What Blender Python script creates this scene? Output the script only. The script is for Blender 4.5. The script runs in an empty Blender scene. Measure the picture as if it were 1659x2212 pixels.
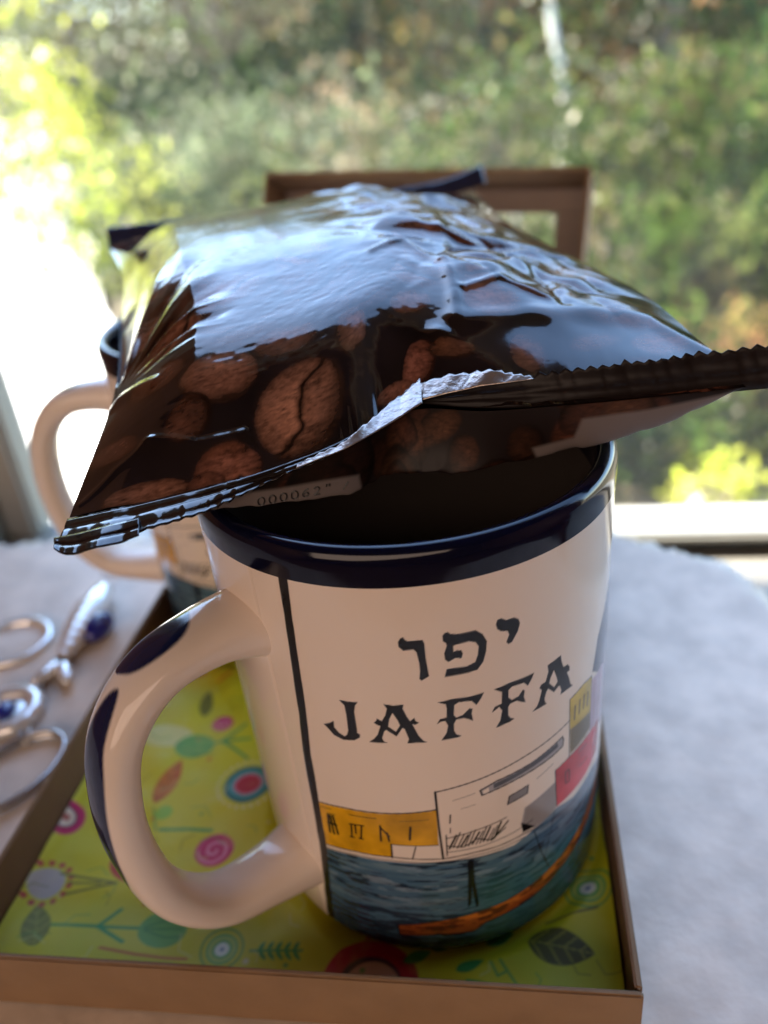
import bpy, bmesh, math, random
import numpy as np
from mathutils import Vector, Matrix
from mathutils.bvhtree import BVHTree
from mathutils.geometry import tessellate_polygon

random.seed(7); RNG = np.random.default_rng(11)
SC = bpy.context.scene
COL = SC.collection

# ------------------------------------------------------------------ camera
CAM = np.array([-0.0047, -0.1490, 0.1716])
PITCH, ROLL, FPX = math.radians(29.01), math.radians(-6.35), 1800.0
PW, PH = 1659.0, 2212.0
_f = np.array([0, math.cos(PITCH), -math.sin(PITCH)])
_r0 = np.array([1.0, 0, 0]); _u0 = np.cross(_r0, _f)
_r = math.cos(ROLL) * _r0 + math.sin(ROLL) * _u0
_u = -math.sin(ROLL) * _r0 + math.cos(ROLL) * _u0
cam_d = bpy.data.cameras.new('camera'); cam = bpy.data.objects.new('camera', cam_d); COL.objects.link(cam)
cam.matrix_world = Matrix([[_r[i], _u[i], -_f[i], CAM[i]] for i in range(3)] + [[0, 0, 0, 1]])
cam_d.sensor_fit = 'HORIZONTAL'; cam_d.sensor_width = 36.0; cam_d.lens = FPX / PW * 36.0
cam_d.clip_start = 0.005; cam_d.clip_end = 400
cam_d.dof.use_dof = True; cam_d.dof.focus_distance = 0.140; cam_d.dof.aperture_fstop = 13.5
SC.camera = cam

def ray(x, y): return (_f * FPX + _r * (x - PW / 2) - _u * (y - PH / 2)) / FPX
def onz(x, y, z):                       # photo pixel -> point at height z
    d = ray(x, y); return CAM + (z - CAM[2]) / d[2] * d
def proj(P):
    d = np.asarray(P, float) - CAM; z = d @ _f
    return np.stack([PW / 2 + FPX * (d @ _r) / z, PH / 2 - FPX * (d @ _u) / z], -1)

# ------------------------------------------------------------------ light
SUN_EL, SUN_AZ = math.radians(38), math.radians(-69)        # azimuth: left of the window's outward direction
w = bpy.data.worlds.new('World'); SC.world = w; w.use_nodes = True
nt = w.node_tree; bg = nt.nodes['Background']
sky = nt.nodes.new('ShaderNodeTexSky'); sky.sky_type = 'NISHITA'; sky.sun_disc = False
sky.sun_elevation = SUN_EL; sky.sun_rotation = SUN_AZ; sky.air_density = 1.0; sky.dust_density = 0.7; sky.ozone_density = 2.0
nt.links.new(sky.outputs[0], bg.inputs[0]); bg.inputs[1].default_value = 0.15
sd = bpy.data.lights.new('sun', 'SUN'); sd.energy = 4.6; sd.angle = math.radians(0.5); sd.color = (1, .93, .82)
sun = bpy.data.objects.new('sun', sd); COL.objects.link(sun)
_sv = Vector((math.sin(SUN_AZ) * math.cos(SUN_EL), math.cos(SUN_AZ) * math.cos(SUN_EL), math.sin(SUN_EL)))
sun.rotation_euler = _sv.to_track_quat('Z', 'Y').to_euler()
ld = bpy.data.lights.new('room_fill', 'AREA'); ld.shape = 'RECTANGLE'; ld.size = 3.2; ld.size_y = 1.5; ld.energy = 5.2; ld.color = (1, .73, .57)   # unseen fill added to warm the mug front, standing in for room bounce
fill_light = bpy.data.objects.new('room_fill', ld); COL.objects.link(fill_light); fill_light.location = (-.75, -2.35, .90)
fill_light.rotation_euler = (Vector(fill_light.location) - Vector((0, 0, .08))).to_track_quat('Z', 'Y').to_euler()
SC.view_settings.view_transform = 'Standard'; SC.view_settings.look = 'None'
SC.view_settings.exposure = 3.28; SC.view_settings.gamma = 1.0
SC.render.engine = 'CYCLES'
SC.cycles.use_denoising = True
SC.cycles.max_bounces = 8; SC.cycles.diffuse_bounces = 5; SC.cycles.transparent_max_bounces = 12
SC.cycles.sample_clamp_indirect = 6.0; SC.cycles.caustics_reflective = False; SC.cycles.caustics_refractive = False

# ------------------------------------------------------------------ helpers
def srgb(r, g, b):
    f = lambda c: c / 12.92 if c <= .04045 else ((c + .055) / 1.055) ** 2.4
    return (f(r / 255), f(g / 255), f(b / 255))
def link(name, me, mat=None, parent=None, smooth=True):
    if isinstance(me, bmesh.types.BMesh):
        b = me; me = bpy.data.meshes.new(name); b.to_mesh(me); b.free()
    o = bpy.data.objects.new(name, me); COL.objects.link(o)
    if mat: me.materials.append(mat)
    if smooth: me.polygons.foreach_set('use_smooth', [True] * len(me.polygons))
    if parent: o.parent = parent
    return o
def empty(name, loc=(0, 0, 0), rz=0.0):
    o = bpy.data.objects.new(name, None); COL.objects.link(o); o.location = loc; o.rotation_euler[2] = rz
    o.empty_display_size = .02
    return o
def tag(o, label=None, cat=None, group=None, kind=None):
    for k, v in (('label', label), ('category', cat), ('group', group), ('kind', kind)):
        if v: o[k] = v
    return o
def pydata(name, v, f, mat=None, parent=None, smooth=True, colors=None):
    me = bpy.data.meshes.new(name); me.from_pydata([tuple(map(float, p)) for p in v], [], f); me.update()
    if colors is not None: setcol(me, colors)
    return link(name, me, mat, parent, smooth)
def setcol(me, c):
    a = me.color_attributes.new('Col', 'FLOAT_COLOR', 'POINT')
    c = np.asarray(c, np.float32)
    if c.shape[1] == 3: c = np.concatenate([c, np.ones((len(c), 1), np.float32)], 1)
    a.data.foreach_set('color', c.ravel())
def grid_faces(nu, nv, wrap=False):
    i = np.arange(nu if wrap else nu - 1)[:, None]; j = np.arange(nv - 1)[None, :]
    i2 = (i + 1) % nu
    return np.stack([i * nv + j, i2 * nv + j, i2 * nv + j + 1, i * nv + j + 1], -1).reshape(-1, 4)
def gridmesh(name, P, mat, parent=None, colors=None, wrap=False, flip=False):
    """P: (nu, nv, 3) array -> one quad sheet"""
    nu, nv = P.shape[:2]; F = grid_faces(nu, nv, wrap)
    if flip: F = F[:, ::-1]
    me = bpy.data.meshes.new(name)
    me.vertices.add(nu * nv); me.vertices.foreach_set('co', np.ascontiguousarray(P, np.float32).ravel())
    me.loops.add(F.size); me.loops.foreach_set('vertex_index', np.ascontiguousarray(F, np.int32).ravel())
    me.polygons.add(len(F)); me.polygons.foreach_set('loop_start', np.arange(0, F.size, 4, dtype=np.int32))
    me.update(calc_edges=True)
    if colors is not None: setcol(me, colors.reshape(nu * nv, -1))
    return link(name, me, mat, parent)
def vnoise(x, y, seed=0):
    """smooth value noise, about -1..1"""
    x = np.asarray(x, float); y = np.asarray(y, float)
    xi = np.floor(x).astype(np.int64); yi = np.floor(y).astype(np.int64); fx = x - xi; fy = y - yi
    def h(a, b):
        n = (a * 374761393 + b * 668265263 + seed * 974634777) & 0xffffffff
        n = ((n ^ (n >> 13)) * 1274126177) & 0xffffffff
        return ((n ^ (n >> 16)) & 0xffff) / 32767.5 - 1
    fx = fx * fx * fx * (fx * (fx * 6 - 15) + 10); fy = fy * fy * fy * (fy * (fy * 6 - 15) + 10)
    a = h(xi, yi) * (1 - fx) + h(xi + 1, yi) * fx; b = h(xi, yi + 1) * (1 - fx) + h(xi + 1, yi + 1) * fx
    return a * (1 - fy) + b * fy
def fbm(x, y, seed=0, o=4):
    return sum(vnoise(x * 2 ** k, y * 2 ** k, seed + k) * .5 ** k for k in range(o))
def sstep(a, b, x):
    t = np.clip((x - a) / (b - a), 0, 1); return t * t * (3 - 2 * t)
def poly_sd(X, Y, poly):
    """signed distance to polygon, negative inside"""
    p = np.asarray(poly, float); q = np.roll(p, -1, 0)
    d = np.full(X.shape, 1e9); ins = np.zeros(X.shape, bool)
    for (ax, ay), (bx_, by) in zip(p, q):
        ex, ey = bx_ - ax, by - ay; wx, wy = X - ax, Y - ay
        t = np.clip((wx * ex + wy * ey) / (ex * ex + ey * ey + 1e-12), 0, 1)
        d = np.minimum(d, (wx - ex * t) ** 2 + (wy - ey * t) ** 2)
        c = ((ay > Y) != (by > Y)) & (X < (bx_ - ax) * (Y - ay) / (by - ay + 1e-12) + ax); ins ^= c
    return np.where(ins, -1, 1) * np.sqrt(d)
def line_d(X, Y, pts):
    p = np.asarray(pts, float); d = np.full(X.shape, 1e9)
    for (ax, ay), (bx_, by) in zip(p[:-1], p[1:]):
        ex, ey = bx_ - ax, by - ay; wx, wy = X - ax, Y - ay
        t = np.clip((wx * ex + wy * ey) / (ex * ex + ey * ey + 1e-12), 0, 1)
        d = np.minimum(d, (wx - ex * t) ** 2 + (wy - ey * t) ** 2)
    return np.sqrt(d)
def blend(c, col, a):
    a = np.clip(a, 0, 1)[..., None]; c *= 1 - a; c += a * np.asarray(col, float)
def spline(pts, n):
    """Catmull-Rom through pts (k, d) by chord length -> (n, d)"""
    p = np.asarray(pts, float); t = np.r_[0, np.cumsum(np.linalg.norm(np.diff(p, axis=0), axis=1) ** .5)]
    t /= t[-1]; m = np.gradient(p, t, axis=0); s = np.linspace(0, 1, n)
    k = np.clip(np.searchsorted(t, s, 'right') - 1, 0, len(t) - 2); h = (t[k + 1] - t[k])[:, None]; x = ((s - t[k])[:, None]) / h
    return (2*x**3 - 3*x**2 + 1) * p[k] + (x**3 - 2*x**2 + x) * h * m[k] + (-2*x**3 + 3*x**2) * p[k+1] + (x**3 - x**2) * h * m[k+1]
def tube_arr(path, rad, seg=12, closed=False):
    P = np.asarray(path, float); n = len(P)
    T = np.gradient(P, axis=0) if not closed else np.roll(P, -1, 0) - np.roll(P, 1, 0)
    T /= np.linalg.norm(T, axis=1)[:, None] + 1e-12
    up = np.array([0, 0, 1.0])
    N = np.cross(T, up); bad = np.linalg.norm(N, axis=1) < 1e-3; N[bad] = np.cross(T[bad], [1.0, 0, 0]); N /= np.linalg.norm(N, axis=1)[:, None]
    B = np.cross(N, T); a = np.linspace(0, 2 * np.pi, seg, endpoint=False)
    rad = np.broadcast_to(np.asarray(rad, float), (n,))
    return P[None] + rad[None, :, None] * (np.cos(a)[:, None, None] * N[None] + np.sin(a)[:, None, None] * B[None])
def tube(name, path, rad, mat, parent=None, seg=12, closed=False):
    A = tube_arr(path, rad, seg, closed)
    if closed: A = np.concatenate([A, A[:, :1]], 1)
    return gridmesh(name, A, mat, parent, wrap=True)
def box_bm(bm, lo, hi, bev=0.0):
    r = bmesh.ops.create_cube(bm, size=1.0)
    for v in r['verts']:
        v.co = Vector([lo[i] + (v.co[i] + .5) * (hi[i] - lo[i]) for i in range(3)])
    if bev: bmesh.ops.bevel(bm, geom=list({e for v in r['verts'] for e in v.link_edges}), offset=bev, segments=2, affect='EDGES')
def boxo(name, lo, hi, mat, parent=None, bev=0.0):
    bm = bmesh.new(); box_bm(bm, lo, hi, bev); return link(name, bm, mat, parent, smooth=False)

# ------------------------------------------------------------------ materials
def mat(name, base=(.5, .5, .5), rough=.5, metal=0.0, coat=0.0, ior=1.5, attr=False, bump=None, var=None, trans=0.0, coat_r=.03, sss=0.0):
    m = bpy.data.materials.new(name); m.use_nodes = True; n = m.node_tree.nodes; L = m.node_tree.links
    b = n['Principled BSDF']; b.inputs['Base Color'].default_value = (*base, 1)
    b.inputs['Roughness'].default_value = rough; b.inputs['Metallic'].default_value = metal
    b.inputs['Coat Weight'].default_value = coat; b.inputs['Coat Roughness'].default_value = coat_r; b.inputs['IOR'].default_value = ior
    if sss: b.inputs['Subsurface Weight'].default_value = sss; b.inputs['Subsurface Radius'].default_value = (.004, .003, .002); b.inputs['Subsurface Scale'].default_value = .5
    src = None
    if attr:
        a = n.new('ShaderNodeVertexColor'); a.layer_name = 'Col'; src = a.outputs[0]
    if var:                                   # (scale, amount, colour b, stretch)
        tc = n.new('ShaderNodeTexCoord'); mp = n.new('ShaderNodeMapping'); mp.inputs['Scale'].default_value = var[3] if len(var) > 3 else (1, 1, 1)
        L.new(tc.outputs['Object'], mp.inputs[0])
        t = n.new('ShaderNodeTexNoise'); t.inputs['Scale'].default_value = var[0]; t.inputs['Detail'].default_value = 6; L.new(mp.outputs[0], t.inputs[0])
        mr = n.new('ShaderNodeMapRange'); mr.inputs[1].default_value = .35; mr.inputs[2].default_value = .68; mr.inputs[4].default_value = var[1]; L.new(t.outputs[0], mr.inputs[0])
        mx = n.new('ShaderNodeMix'); mx.data_type = 'RGBA'; L.new(mr.outputs[0], mx.inputs[0])
        if src: L.new(src, mx.inputs[6])
        else: mx.inputs[6].default_value = (*base, 1)
        mx.inputs[7].default_value = (*var[2], 1); src = mx.outputs[2]
    if src: L.new(src, b.inputs['Base Color'])
    if bump:                                  # (scale, strength, distance)
        tc = n.new('ShaderNodeTexCoord'); t = n.new('ShaderNodeTexNoise'); t.inputs['Scale'].default_value = bump[0]; t.inputs['Detail'].default_value = 5
        L.new(tc.outputs['Object'], t.inputs[0])
        bp = n.new('ShaderNodeBump'); bp.inputs['Strength'].default_value = bump[1]; bp.inputs['Distance'].default_value = bump[2]
        L.new(t.outputs[0], bp.inputs['Height']); L.new(bp.outputs[0], b.inputs['Normal'])
    return m
def leaf_mat(name, trans=.45):
    m = bpy.data.materials.new(name); m.use_nodes = True; n = m.node_tree.nodes; L = m.node_tree.links
    n.remove(n['Principled BSDF']); a = n.new('ShaderNodeVertexColor'); a.layer_name = 'Col'
    d = n.new('ShaderNodeBsdfDiffuse'); t = n.new('ShaderNodeBsdfTranslucent'); g = n.new('ShaderNodeBsdfGlossy'); g.inputs['Roughness'].default_value = .35
    g.inputs[0].default_value = (.8, .8, .8, 1)
    mx = n.new('ShaderNodeMixShader'); mx.inputs[0].default_value = trans; m2 = n.new('ShaderNodeMixShader'); m2.inputs[0].default_value = .0
    L.new(a.outputs[0], d.inputs[0]); L.new(a.outputs[0], t.inputs[0])
    L.new(d.outputs[0], mx.inputs[1]); L.new(t.outputs[0], mx.inputs[2]); L.new(mx.outputs[0], m2.inputs[1]); L.new(g.outputs[0], m2.inputs[2])
    L.new(m2.outputs[0], n['Material Output'].inputs[0]); return m

M = {}
M['glaze'] = mat('cream_glaze', rough=.11, attr=True, ior=1.48)
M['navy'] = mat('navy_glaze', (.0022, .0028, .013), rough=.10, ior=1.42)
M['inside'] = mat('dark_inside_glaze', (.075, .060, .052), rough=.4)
M['film'] = mat('printed_film', rough=.075, attr=True, ior=1.64, bump=(420, .04, .0004))
M['film_back'] = mat('printed_film_reverse', rough=.5, attr=True, ior=1.33, bump=(420, .05, .0004))
M['silver'] = mat('silver_film', (.50, .44, .39), rough=.30, metal=.85, bump=(900, .5, .0004), var=(260, .5, (.42, .3, .26)))
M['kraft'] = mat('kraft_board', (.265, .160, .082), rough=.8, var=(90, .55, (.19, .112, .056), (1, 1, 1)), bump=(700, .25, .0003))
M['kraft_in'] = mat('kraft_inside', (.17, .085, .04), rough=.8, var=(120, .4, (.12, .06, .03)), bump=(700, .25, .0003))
M['lid_in'] = mat('grey_brown_board', (.235, .175, .14), rough=.8, var=(120, .4, (.19, .14, .11)), bump=(700, .25, .0003))
M['paper'] = mat('printed_paper', rough=.55, attr=True, bump=(60, .2, .002))
M['stone'] = mat('pale_stone', (.82, .69, .57), rough=.5, var=(75, .9, (.60, .50, .41)), bump=(110, .35, .0012))
M['sill'] = mat('sill_paint', (.30, .28, .24), rough=.6, var=(25, .6, (.22, .205, .18)), bump=(90, .3, .001))
M['frame'] = mat('window_aluminium', (.36, .35, .31), rough=.38, var=(14, .4, (.29, .285, .25)))
M['gasket'] = mat('black_rubber', (.012, .012, .013), rough=.6)
M['silvermetal'] = mat('cast_silver', (.93, .93, .92), rough=.2, metal=.6, bump=(600, .12, .0004))
M['steel'] = mat('steel_wire', (.55, .54, .53), rough=.25, metal=1.0)
M['bead'] = mat('blue_bead', (.01, .015, .20), rough=.1, coat=.5)
M['whitebead'] = mat('white_bead', (.7, .75, .8), rough=.2)
M['leaf'] = leaf_mat('leaf'); M['bark'] = mat('bark', (.13, .10, .075), rough=.9, bump=(40, .8, .01), var=(18, .7, (.22, .19, .15)))
M['pale_bark'] = mat('pale_bark', (.45, .43, .38), rough=.9, bump=(40, .6, .01))
M['soil'] = mat('soil', (.17, .125, .08), rough=.95, var=(2.2, .8, (.11, .12, .05)), bump=(30, .8, .03))
M['path'] = mat('pale_paving', (.66, .63, .57), rough=.85, var=(5, .5, (.55, .52, .46)))
M['wall'] = mat('room_wall_paint', (.30, .165, .10), rough=.9, var=(3, .4, (.27, .145, .085)))
M['cutoff'] = mat('dark_sky_cutoff', (.06, .045, .035), rough=.8, var=(4, .5, (.045, .035, .028), (1, 12, 1)))  # dark surface of the added sky cutoff, kept dim in reflections
M['ceiling'] = mat('room_ceiling_paint', (.05, .036, .028), rough=.9, var=(3, .4, (.042, .031, .025)))

# ------------------------------------------------------------------ setting: room side of the window
BR = math.radians(-10.0)                                 # the box, slab and window are turned by this
BC, BS = math.cos(BR), math.sin(BR)
def b2w(x, y, z=0.0): return np.array([x * BC - y * BS, x * BS + y * BC, z])
def w2b(p): return np.array([p[0] * BC + p[1] * BS, -p[0] * BS + p[1] * BC, p[2]])
def turned(o): o.rotation_euler[2] = BR; return o

WIN_L, WIN_R, WIN_B, WIN_T, WY = -.310, 1.45, -.12, 1.35, .2735       # window opening in turned coordinates
bm = bmesh.new()
box_bm(bm, (-2.2, WY, -.85), (WIN_L, WY + .035, 1.75)); box_bm(bm, (WIN_R, WY, -.85), (2.4, WY + .035, 1.75))
box_bm(bm, (WIN_L + .001, WY + .001, -.85), (WIN_R - .001, WY + .034, WIN_B)); box_bm(bm, (WIN_L + .001, WY + .001, WIN_T), (WIN_R - .001, WY + .034, 1.75))
turned(tag(link('window_wall', bm, M['wall'], smooth=False), kind='structure'))
turned(tag(boxo('wall_back', (-2.2, -2.7, -.85), (2.4, -2.6, 1.75), M['wall']), kind='structure'))
turned(tag(boxo('wall_left', (-2.3, -2.6, -.85), (-2.2, WY, 1.75), M['wall']), kind='structure'))
turned(tag(boxo('wall_right', (2.4, -2.6, -.85), (2.5, WY, 1.75), M['wall']), kind='structure'))
turned(tag(boxo('ceiling', (-2.3, -2.7, 1.752), (2.5, WY, 1.82), M['ceiling']), kind='structure'))
turned(tag(boxo('sky_cutoff', (-2.3, WY + .001, 1.752), (2.5, WY + .40, 1.86), M['cutoff']), kind='structure'))  # unseen slab added to cut off the sky mirrored in the pouch film
turned(tag(boxo('floor', (-2.3, -2.7, -.87), (2.5, WY + .035, -.852), M['kraft_in']), kind='structure'))

# window: frame members, black gasket and one dusty pane
win = turned(empty('window'))
tag(win, 'pale aluminium window with one dusty glass pane behind the table', 'window')
boxo('bottom_rail', (-.33, .248, -.0755), (WIN_R + .02, .281, -.0697), M['frame'], win, .002)
boxo('gasket', (-.33, .252, -.0826), (WIN_R + .02, .278, -.0757), M['gasket'], win)
boxo('jamb', (-.330, .2465, -.0690), (-.286, .300, WIN_T), M['frame'], win, .003)
boxo('jamb_stop', (-.2855, .258, -.0690), (-.2640, .281, WIN_T), M['frame'], win, .003)
boxo('jamb', (WIN_R - .03, .2465, -.0690), (WIN_R + .01, .300, WIN_T), M['frame'], win, .003)
boxo('head_rail', (-.33, .2465, WIN_T + .001), (WIN_R + .02, .300, WIN_T + .04), M['frame'], win, .003)
gm = bpy.data.materials.new('dusty_glass'); gm.use_nodes = True; n = gm.node_tree.nodes; L = gm.node_tree.links
n.remove(n['Principled BSDF'])
tr = n.new('ShaderNodeBsdfTransparent'); tl = n.new('ShaderNodeBsdfTranslucent'); df = n.new('ShaderNodeBsdfDiffuse'); gl = n.new('ShaderNodeBsdfGlossy'); gl.inputs['Roughness'].default_value = .0
tr.inputs[0].default_value = (.95, .97, .96, 1); tl.inputs[0].default_value = (.9, .87, .8, 1)
tc = n.new('ShaderNodeTexCoord'); mp = n.new('ShaderNodeMapping'); mp.inputs['Scale'].default_value = (26, 4, 3); L.new(tc.outputs['Object'], mp.inputs[0])
nz = n.new('ShaderNodeTexNoise'); nz.inputs['Scale'].default_value = 1.0; nz.inputs['Detail'].default_value = 4; L.new(mp.outputs[0], nz.inputs[0])
mr = n.new('ShaderNodeMapRange'); mr.inputs[1].default_value = .3; mr.inputs[2].default_value = .75; mr.inputs[3].default_value = .004; mr.inputs[4].default_value = .030; L.new(nz.outputs[0], mr.inputs[0])
m1 = n.new('ShaderNodeMixShader'); L.new(mr.outputs[0], m1.inputs[0]); L.new(tr.outputs[0], m1.inputs[1]); L.new(tl.outputs[0], m1.inputs[2])
fr = n.new('ShaderNodeFresnel'); fr.inputs[0].default_value = 1.45; m2 = n.new('ShaderNodeMixShader'); L.new(fr.outputs[0], m2.inputs[0]); L.new(m1.outputs[0], m2.inputs[1]); L.new(gl.outputs[0], m2.inputs[2])
L.new(m2.outputs[0], n['Material Output'].inputs[0])
pydata('pane', [(-.27, .270, -.0695), (WIN_R - .01, .270, -.0695), (WIN_R - .01, .270, WIN_T + .005), (-.27, .270, WIN_T + .005)], [(0, 1, 2, 3)], gm, win)
turned(tag(boxo('window_sill', (-.9, .02, -.112), (1.6, .2725, -.0835), M['sill']), kind='structure'))

# ------------------------------------------------------------------ table: rough-edged stone slab on a pedestal
tab = turned(empty('table', b2w(0, -.1, -.852)))
tab.location = (0, 0, 0)
tag(tab, 'pale grey stone table with a rough broken edge under the box', 'table')
outl = [(-.44, -.150), (-.2, -.152), (.0, -.155), (.16, -.150), (.20, -.12), (.178, -.03), (.135, .045), (.108, .090), (.0975, .114), (.083, .1250), (.070, .1325), (.058, .1420), (.045, .168), (.02, .186), (-.06, .187), (-.105, .172), (-.125, .147), (-.19, .1410), (-.26, .135), (-.36, .11), (-.47, .0)]
oc = spline(outl + [outl[0]], 900)[:-1]
nrm = np.roll(oc, -1, 0) - np.roll(oc, 1, 0); nrm = np.stack([nrm[:, 1], -nrm[:, 0]], 1); nrm /= np.linalg.norm(nrm, axis=1)[:, None]
s_ = np.arange(len(oc)) * .35
rings = []
for k, (off, z) in enumerate([(-.0085, 0), (-.0065, 0), (-.0045, -.0002), (-.0015, -.0008), (.0002, -.003), (.0012, -.009), (.0006, -.017), (-.004, -.022)]):
    jit = (fbm(s_ * .8, s_ * 0 + k * 1.7, 5, 4)) * (.0028 if k > 1 else 0)
    jz = np.abs(fbm(s_ * .8, s_ * 0 + k * 2.1, 9, 3)) * (-.0014 if k in (3, 4) else 0)
    rings.append(np.c_[oc + nrm * (off + jit)[:, None], np.full(len(oc), z) + jz])
R_ = np.stack(rings, 1)
top = gridmesh('top_edge', R_, M['stone'], tab, wrap=True)
inner = R_[:, 0]; tri = tessellate_polygon([[Vector(p) for p in inner]])
pydata('tabletop', inner, [tuple(t) for t in tri], M['stone'], tab, smooth=False)
pydata('underside', R_[:, -1] * [1, 1, 1], [tuple(t) for t in tri], M['stone'], tab, smooth=False)
a_ = np.linspace(0, 2 * np.pi, 40, endpoint=False)
prof = [(.09, -.0225), (.05, -.06), (.038, -.30), (.045, -.74), (.17, -.80), (.20, -.83), (.20, -.851)]
gridmesh('pedestal', np.stack([np.stack([np.cos(a_) * r - .10, np.sin(a_) * r + .005, a_ * 0 + z], -1) for r, z in prof], 1), M['stone'], tab, wrap=True)

# ------------------------------------------------------------------ gift box (tray) with paper lining, lid behind
BX0, BX1, BY0, BY1, BH, BT = -.0990, .0428, -.0548, .1390, .0165, .0014
boxr = turned(empty('gift_box_tray'))
tag(boxr, 'shallow kraft cardboard box tray holding both mugs', 'box')
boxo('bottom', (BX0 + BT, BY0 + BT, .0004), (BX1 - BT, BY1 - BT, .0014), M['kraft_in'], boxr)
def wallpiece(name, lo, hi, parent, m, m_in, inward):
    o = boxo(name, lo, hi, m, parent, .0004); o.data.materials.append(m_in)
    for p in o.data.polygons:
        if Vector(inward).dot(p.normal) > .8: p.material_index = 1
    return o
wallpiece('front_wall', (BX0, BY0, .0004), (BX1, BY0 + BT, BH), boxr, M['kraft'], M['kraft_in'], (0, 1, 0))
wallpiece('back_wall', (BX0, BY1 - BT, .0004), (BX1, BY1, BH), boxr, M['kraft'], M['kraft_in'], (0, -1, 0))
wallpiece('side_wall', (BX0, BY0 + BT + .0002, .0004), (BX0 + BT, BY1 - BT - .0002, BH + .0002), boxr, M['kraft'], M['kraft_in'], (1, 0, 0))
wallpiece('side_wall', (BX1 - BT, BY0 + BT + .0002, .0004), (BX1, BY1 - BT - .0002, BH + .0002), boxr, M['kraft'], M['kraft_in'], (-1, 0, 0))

# printed paper lying in the tray: drawn in the tray's own plane (millimetres)
nx, ny = 470, 640
gx, gy = np.meshgrid(np.linspace(BX0 + BT + .0006, BX1 - BT - .0006, nx), np.linspace(BY0 + BT + .0006, BY1 - BT - .0006, ny), indexing='ij')
X, Y = gx * 1000, gy * 1000
pc = np.empty(X.shape + (3,)); pc[:] = (.62, .53, .009)
blend(pc, (.52, .55, .012), sstep(-.2, .6, fbm(X * .03, Y * .03, 3, 3)) * .6)
def loc(px, py): return w2b(onz(px, py, .0032))[:2] * 1000
def pxr(px, py, dx): return np.linalg.norm(loc(px + dx, py) - loc(px, py))
AA = .35
def disc(px, py, r, col, a=1.0, fx=1.0, c=None):
    cx, cy = loc(px, py) if c is None else c
    d = np.hypot((X - cx) / fx, Y - cy) - r; blend(pc, col, (.5 - d / AA) * a)
def ring(px, py, r0, r1, col, a=1.0):
    cx, cy = loc(px, py); d = np.hypot(X - cx, Y - cy); blend(pc, col, np.minimum(.5 + (d - r0) / AA, .5 - (d - r1) / AA) * a)
def stroke(pts, wd, col, a=1.0):
    p = [loc(*q) for q in pts]; blend(pc, col, (.5 - (line_d(X, Y, p) - wd) / AA) * a)
def leafshape(p0, p1, hw, col, ribs=None):
    a0, a1 = loc(*p0), loc(*p1); e = a1 - a0; Ln = np.linalg.norm(e); e = e / Ln; nn = np.array([-e[1], e[0]])
    t = ((X - a0[0]) * e[0] + (Y - a0[1]) * e[1]) / Ln; s = (X - a0[0]) * nn[0] + (Y - a0[1]) * nn[1]
    wd = hw * np.sin(np.pi * np.clip(t, 0, 1) ** .8) ** .8; d = np.where((t > 0) & (t < 1), np.abs(s) - wd, 5)
    blend(pc, col, .5 - d / AA)
    if ribs is not None:
        blend(pc, ribs, np.where((d < -.3) & (np.sin(t * 26 - np.abs(s) * 1.6) > .72), .7, 0) + np.where((np.abs(s) < .22) & (d < 0), .8, 0))
TEAL, RED, MAG, GRN, OLV, ORG, PNK = (.02, .16, .16), (.45, .008, .02), (.50, .012, .11), (.05, .30, .06), (.16, .17, .015), (.52, .13, .01), (.65, .22, .30)
def teal_flower(px, py, k=1.0):
    cx, cy = loc(px, py)
    for i in range(26):
        a = i / 26 * 6.283; disc(0, 0, .55 * k, (.70, .68, .35), .7, c=(cx + 8.2 * k * math.cos(a), cy + 8.2 * k * math.sin(a)))
    disc(px, py, 6.6 * k, TEAL); ring(px, py, 4.2 * k, 5.0 * k, (.10, .36, .33)); disc(px, py, 3.9 * k, PNK); disc(px, py, 3.4 * k, RED)
def rose(px, py, r):
    disc(px, py, r, MAG); cx, cy = loc(px, py); d = np.hypot(X - cx, Y - cy); th = np.arctan2(Y - cy, X - cx)
    blend(pc, (.75, .30, .42), np.where((np.sin(d * 4.2 / r * 3.0 + th) > .45) & (d < r * .86), .75, 0))
def magring(px, py, r):
    disc(px, py, r, MAG); disc(px, py, r * .62, (.10, .03, .05)); disc(px, py, r * .52, (.72, .62, .55)); disc(px + 4, py, r * .2, (.4, .05, .08))
def tulip(px, py, tx, ty):
    stroke([(px, py), (tx, ty)], .45, GRN, .8); mx_, my_ = (px * .45 + tx * .55), (py * .45 + ty * .55)
    stroke([(mx_ - 5, my_), (mx_ + 45, my_ - 38)], .5, GRN, .8); stroke([(mx_ - 5, my_), (mx_ + 48, my_ + 34)], .5, GRN, .8)
    disc(px, py, 4.6, (.16, .40, .07), fx=1.25)
    for k in (-1, 0, 1): stroke([(px - 40, py + k * 4), (px + 6, py + k * 18), (px + 42, py + k * 16)], .18, (.05, .22, .05), .8)
def eye(px, py, k=1.0):
    ring(px, py, 4.4 * k, 5.0 * k, GRN, .7); disc(px, py, 3.6 * k, (.14, .42, .10)); ring(px, py, 2.4 * k, 3.0 * k, (.45, .55, .1)); disc(px, py, 1.6 * k, (.72, .78, .72)); disc(px, py, .5 * k, (.1, .2, .35))
def fern(p0, p1, col):
    stroke([p0, p1], .3, col)
    for i in range(1, 6):
        t = i / 6; q = (p0[0] + (p1[0] - p0[0]) * t, p0[1] + (p1[1] - p0[1]) * t)
        for s in (-1, 1): leafshape(q, (q[0] + 14, q[1] + s * 20), .5, col)
teal_flower(535, 1690); leafshape((332, 1728), (392, 1640), 3.0, ORG, (.32, .07, .01)); rose(462, 1832, 4.9); magring(140, 1770, 5.2)
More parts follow.
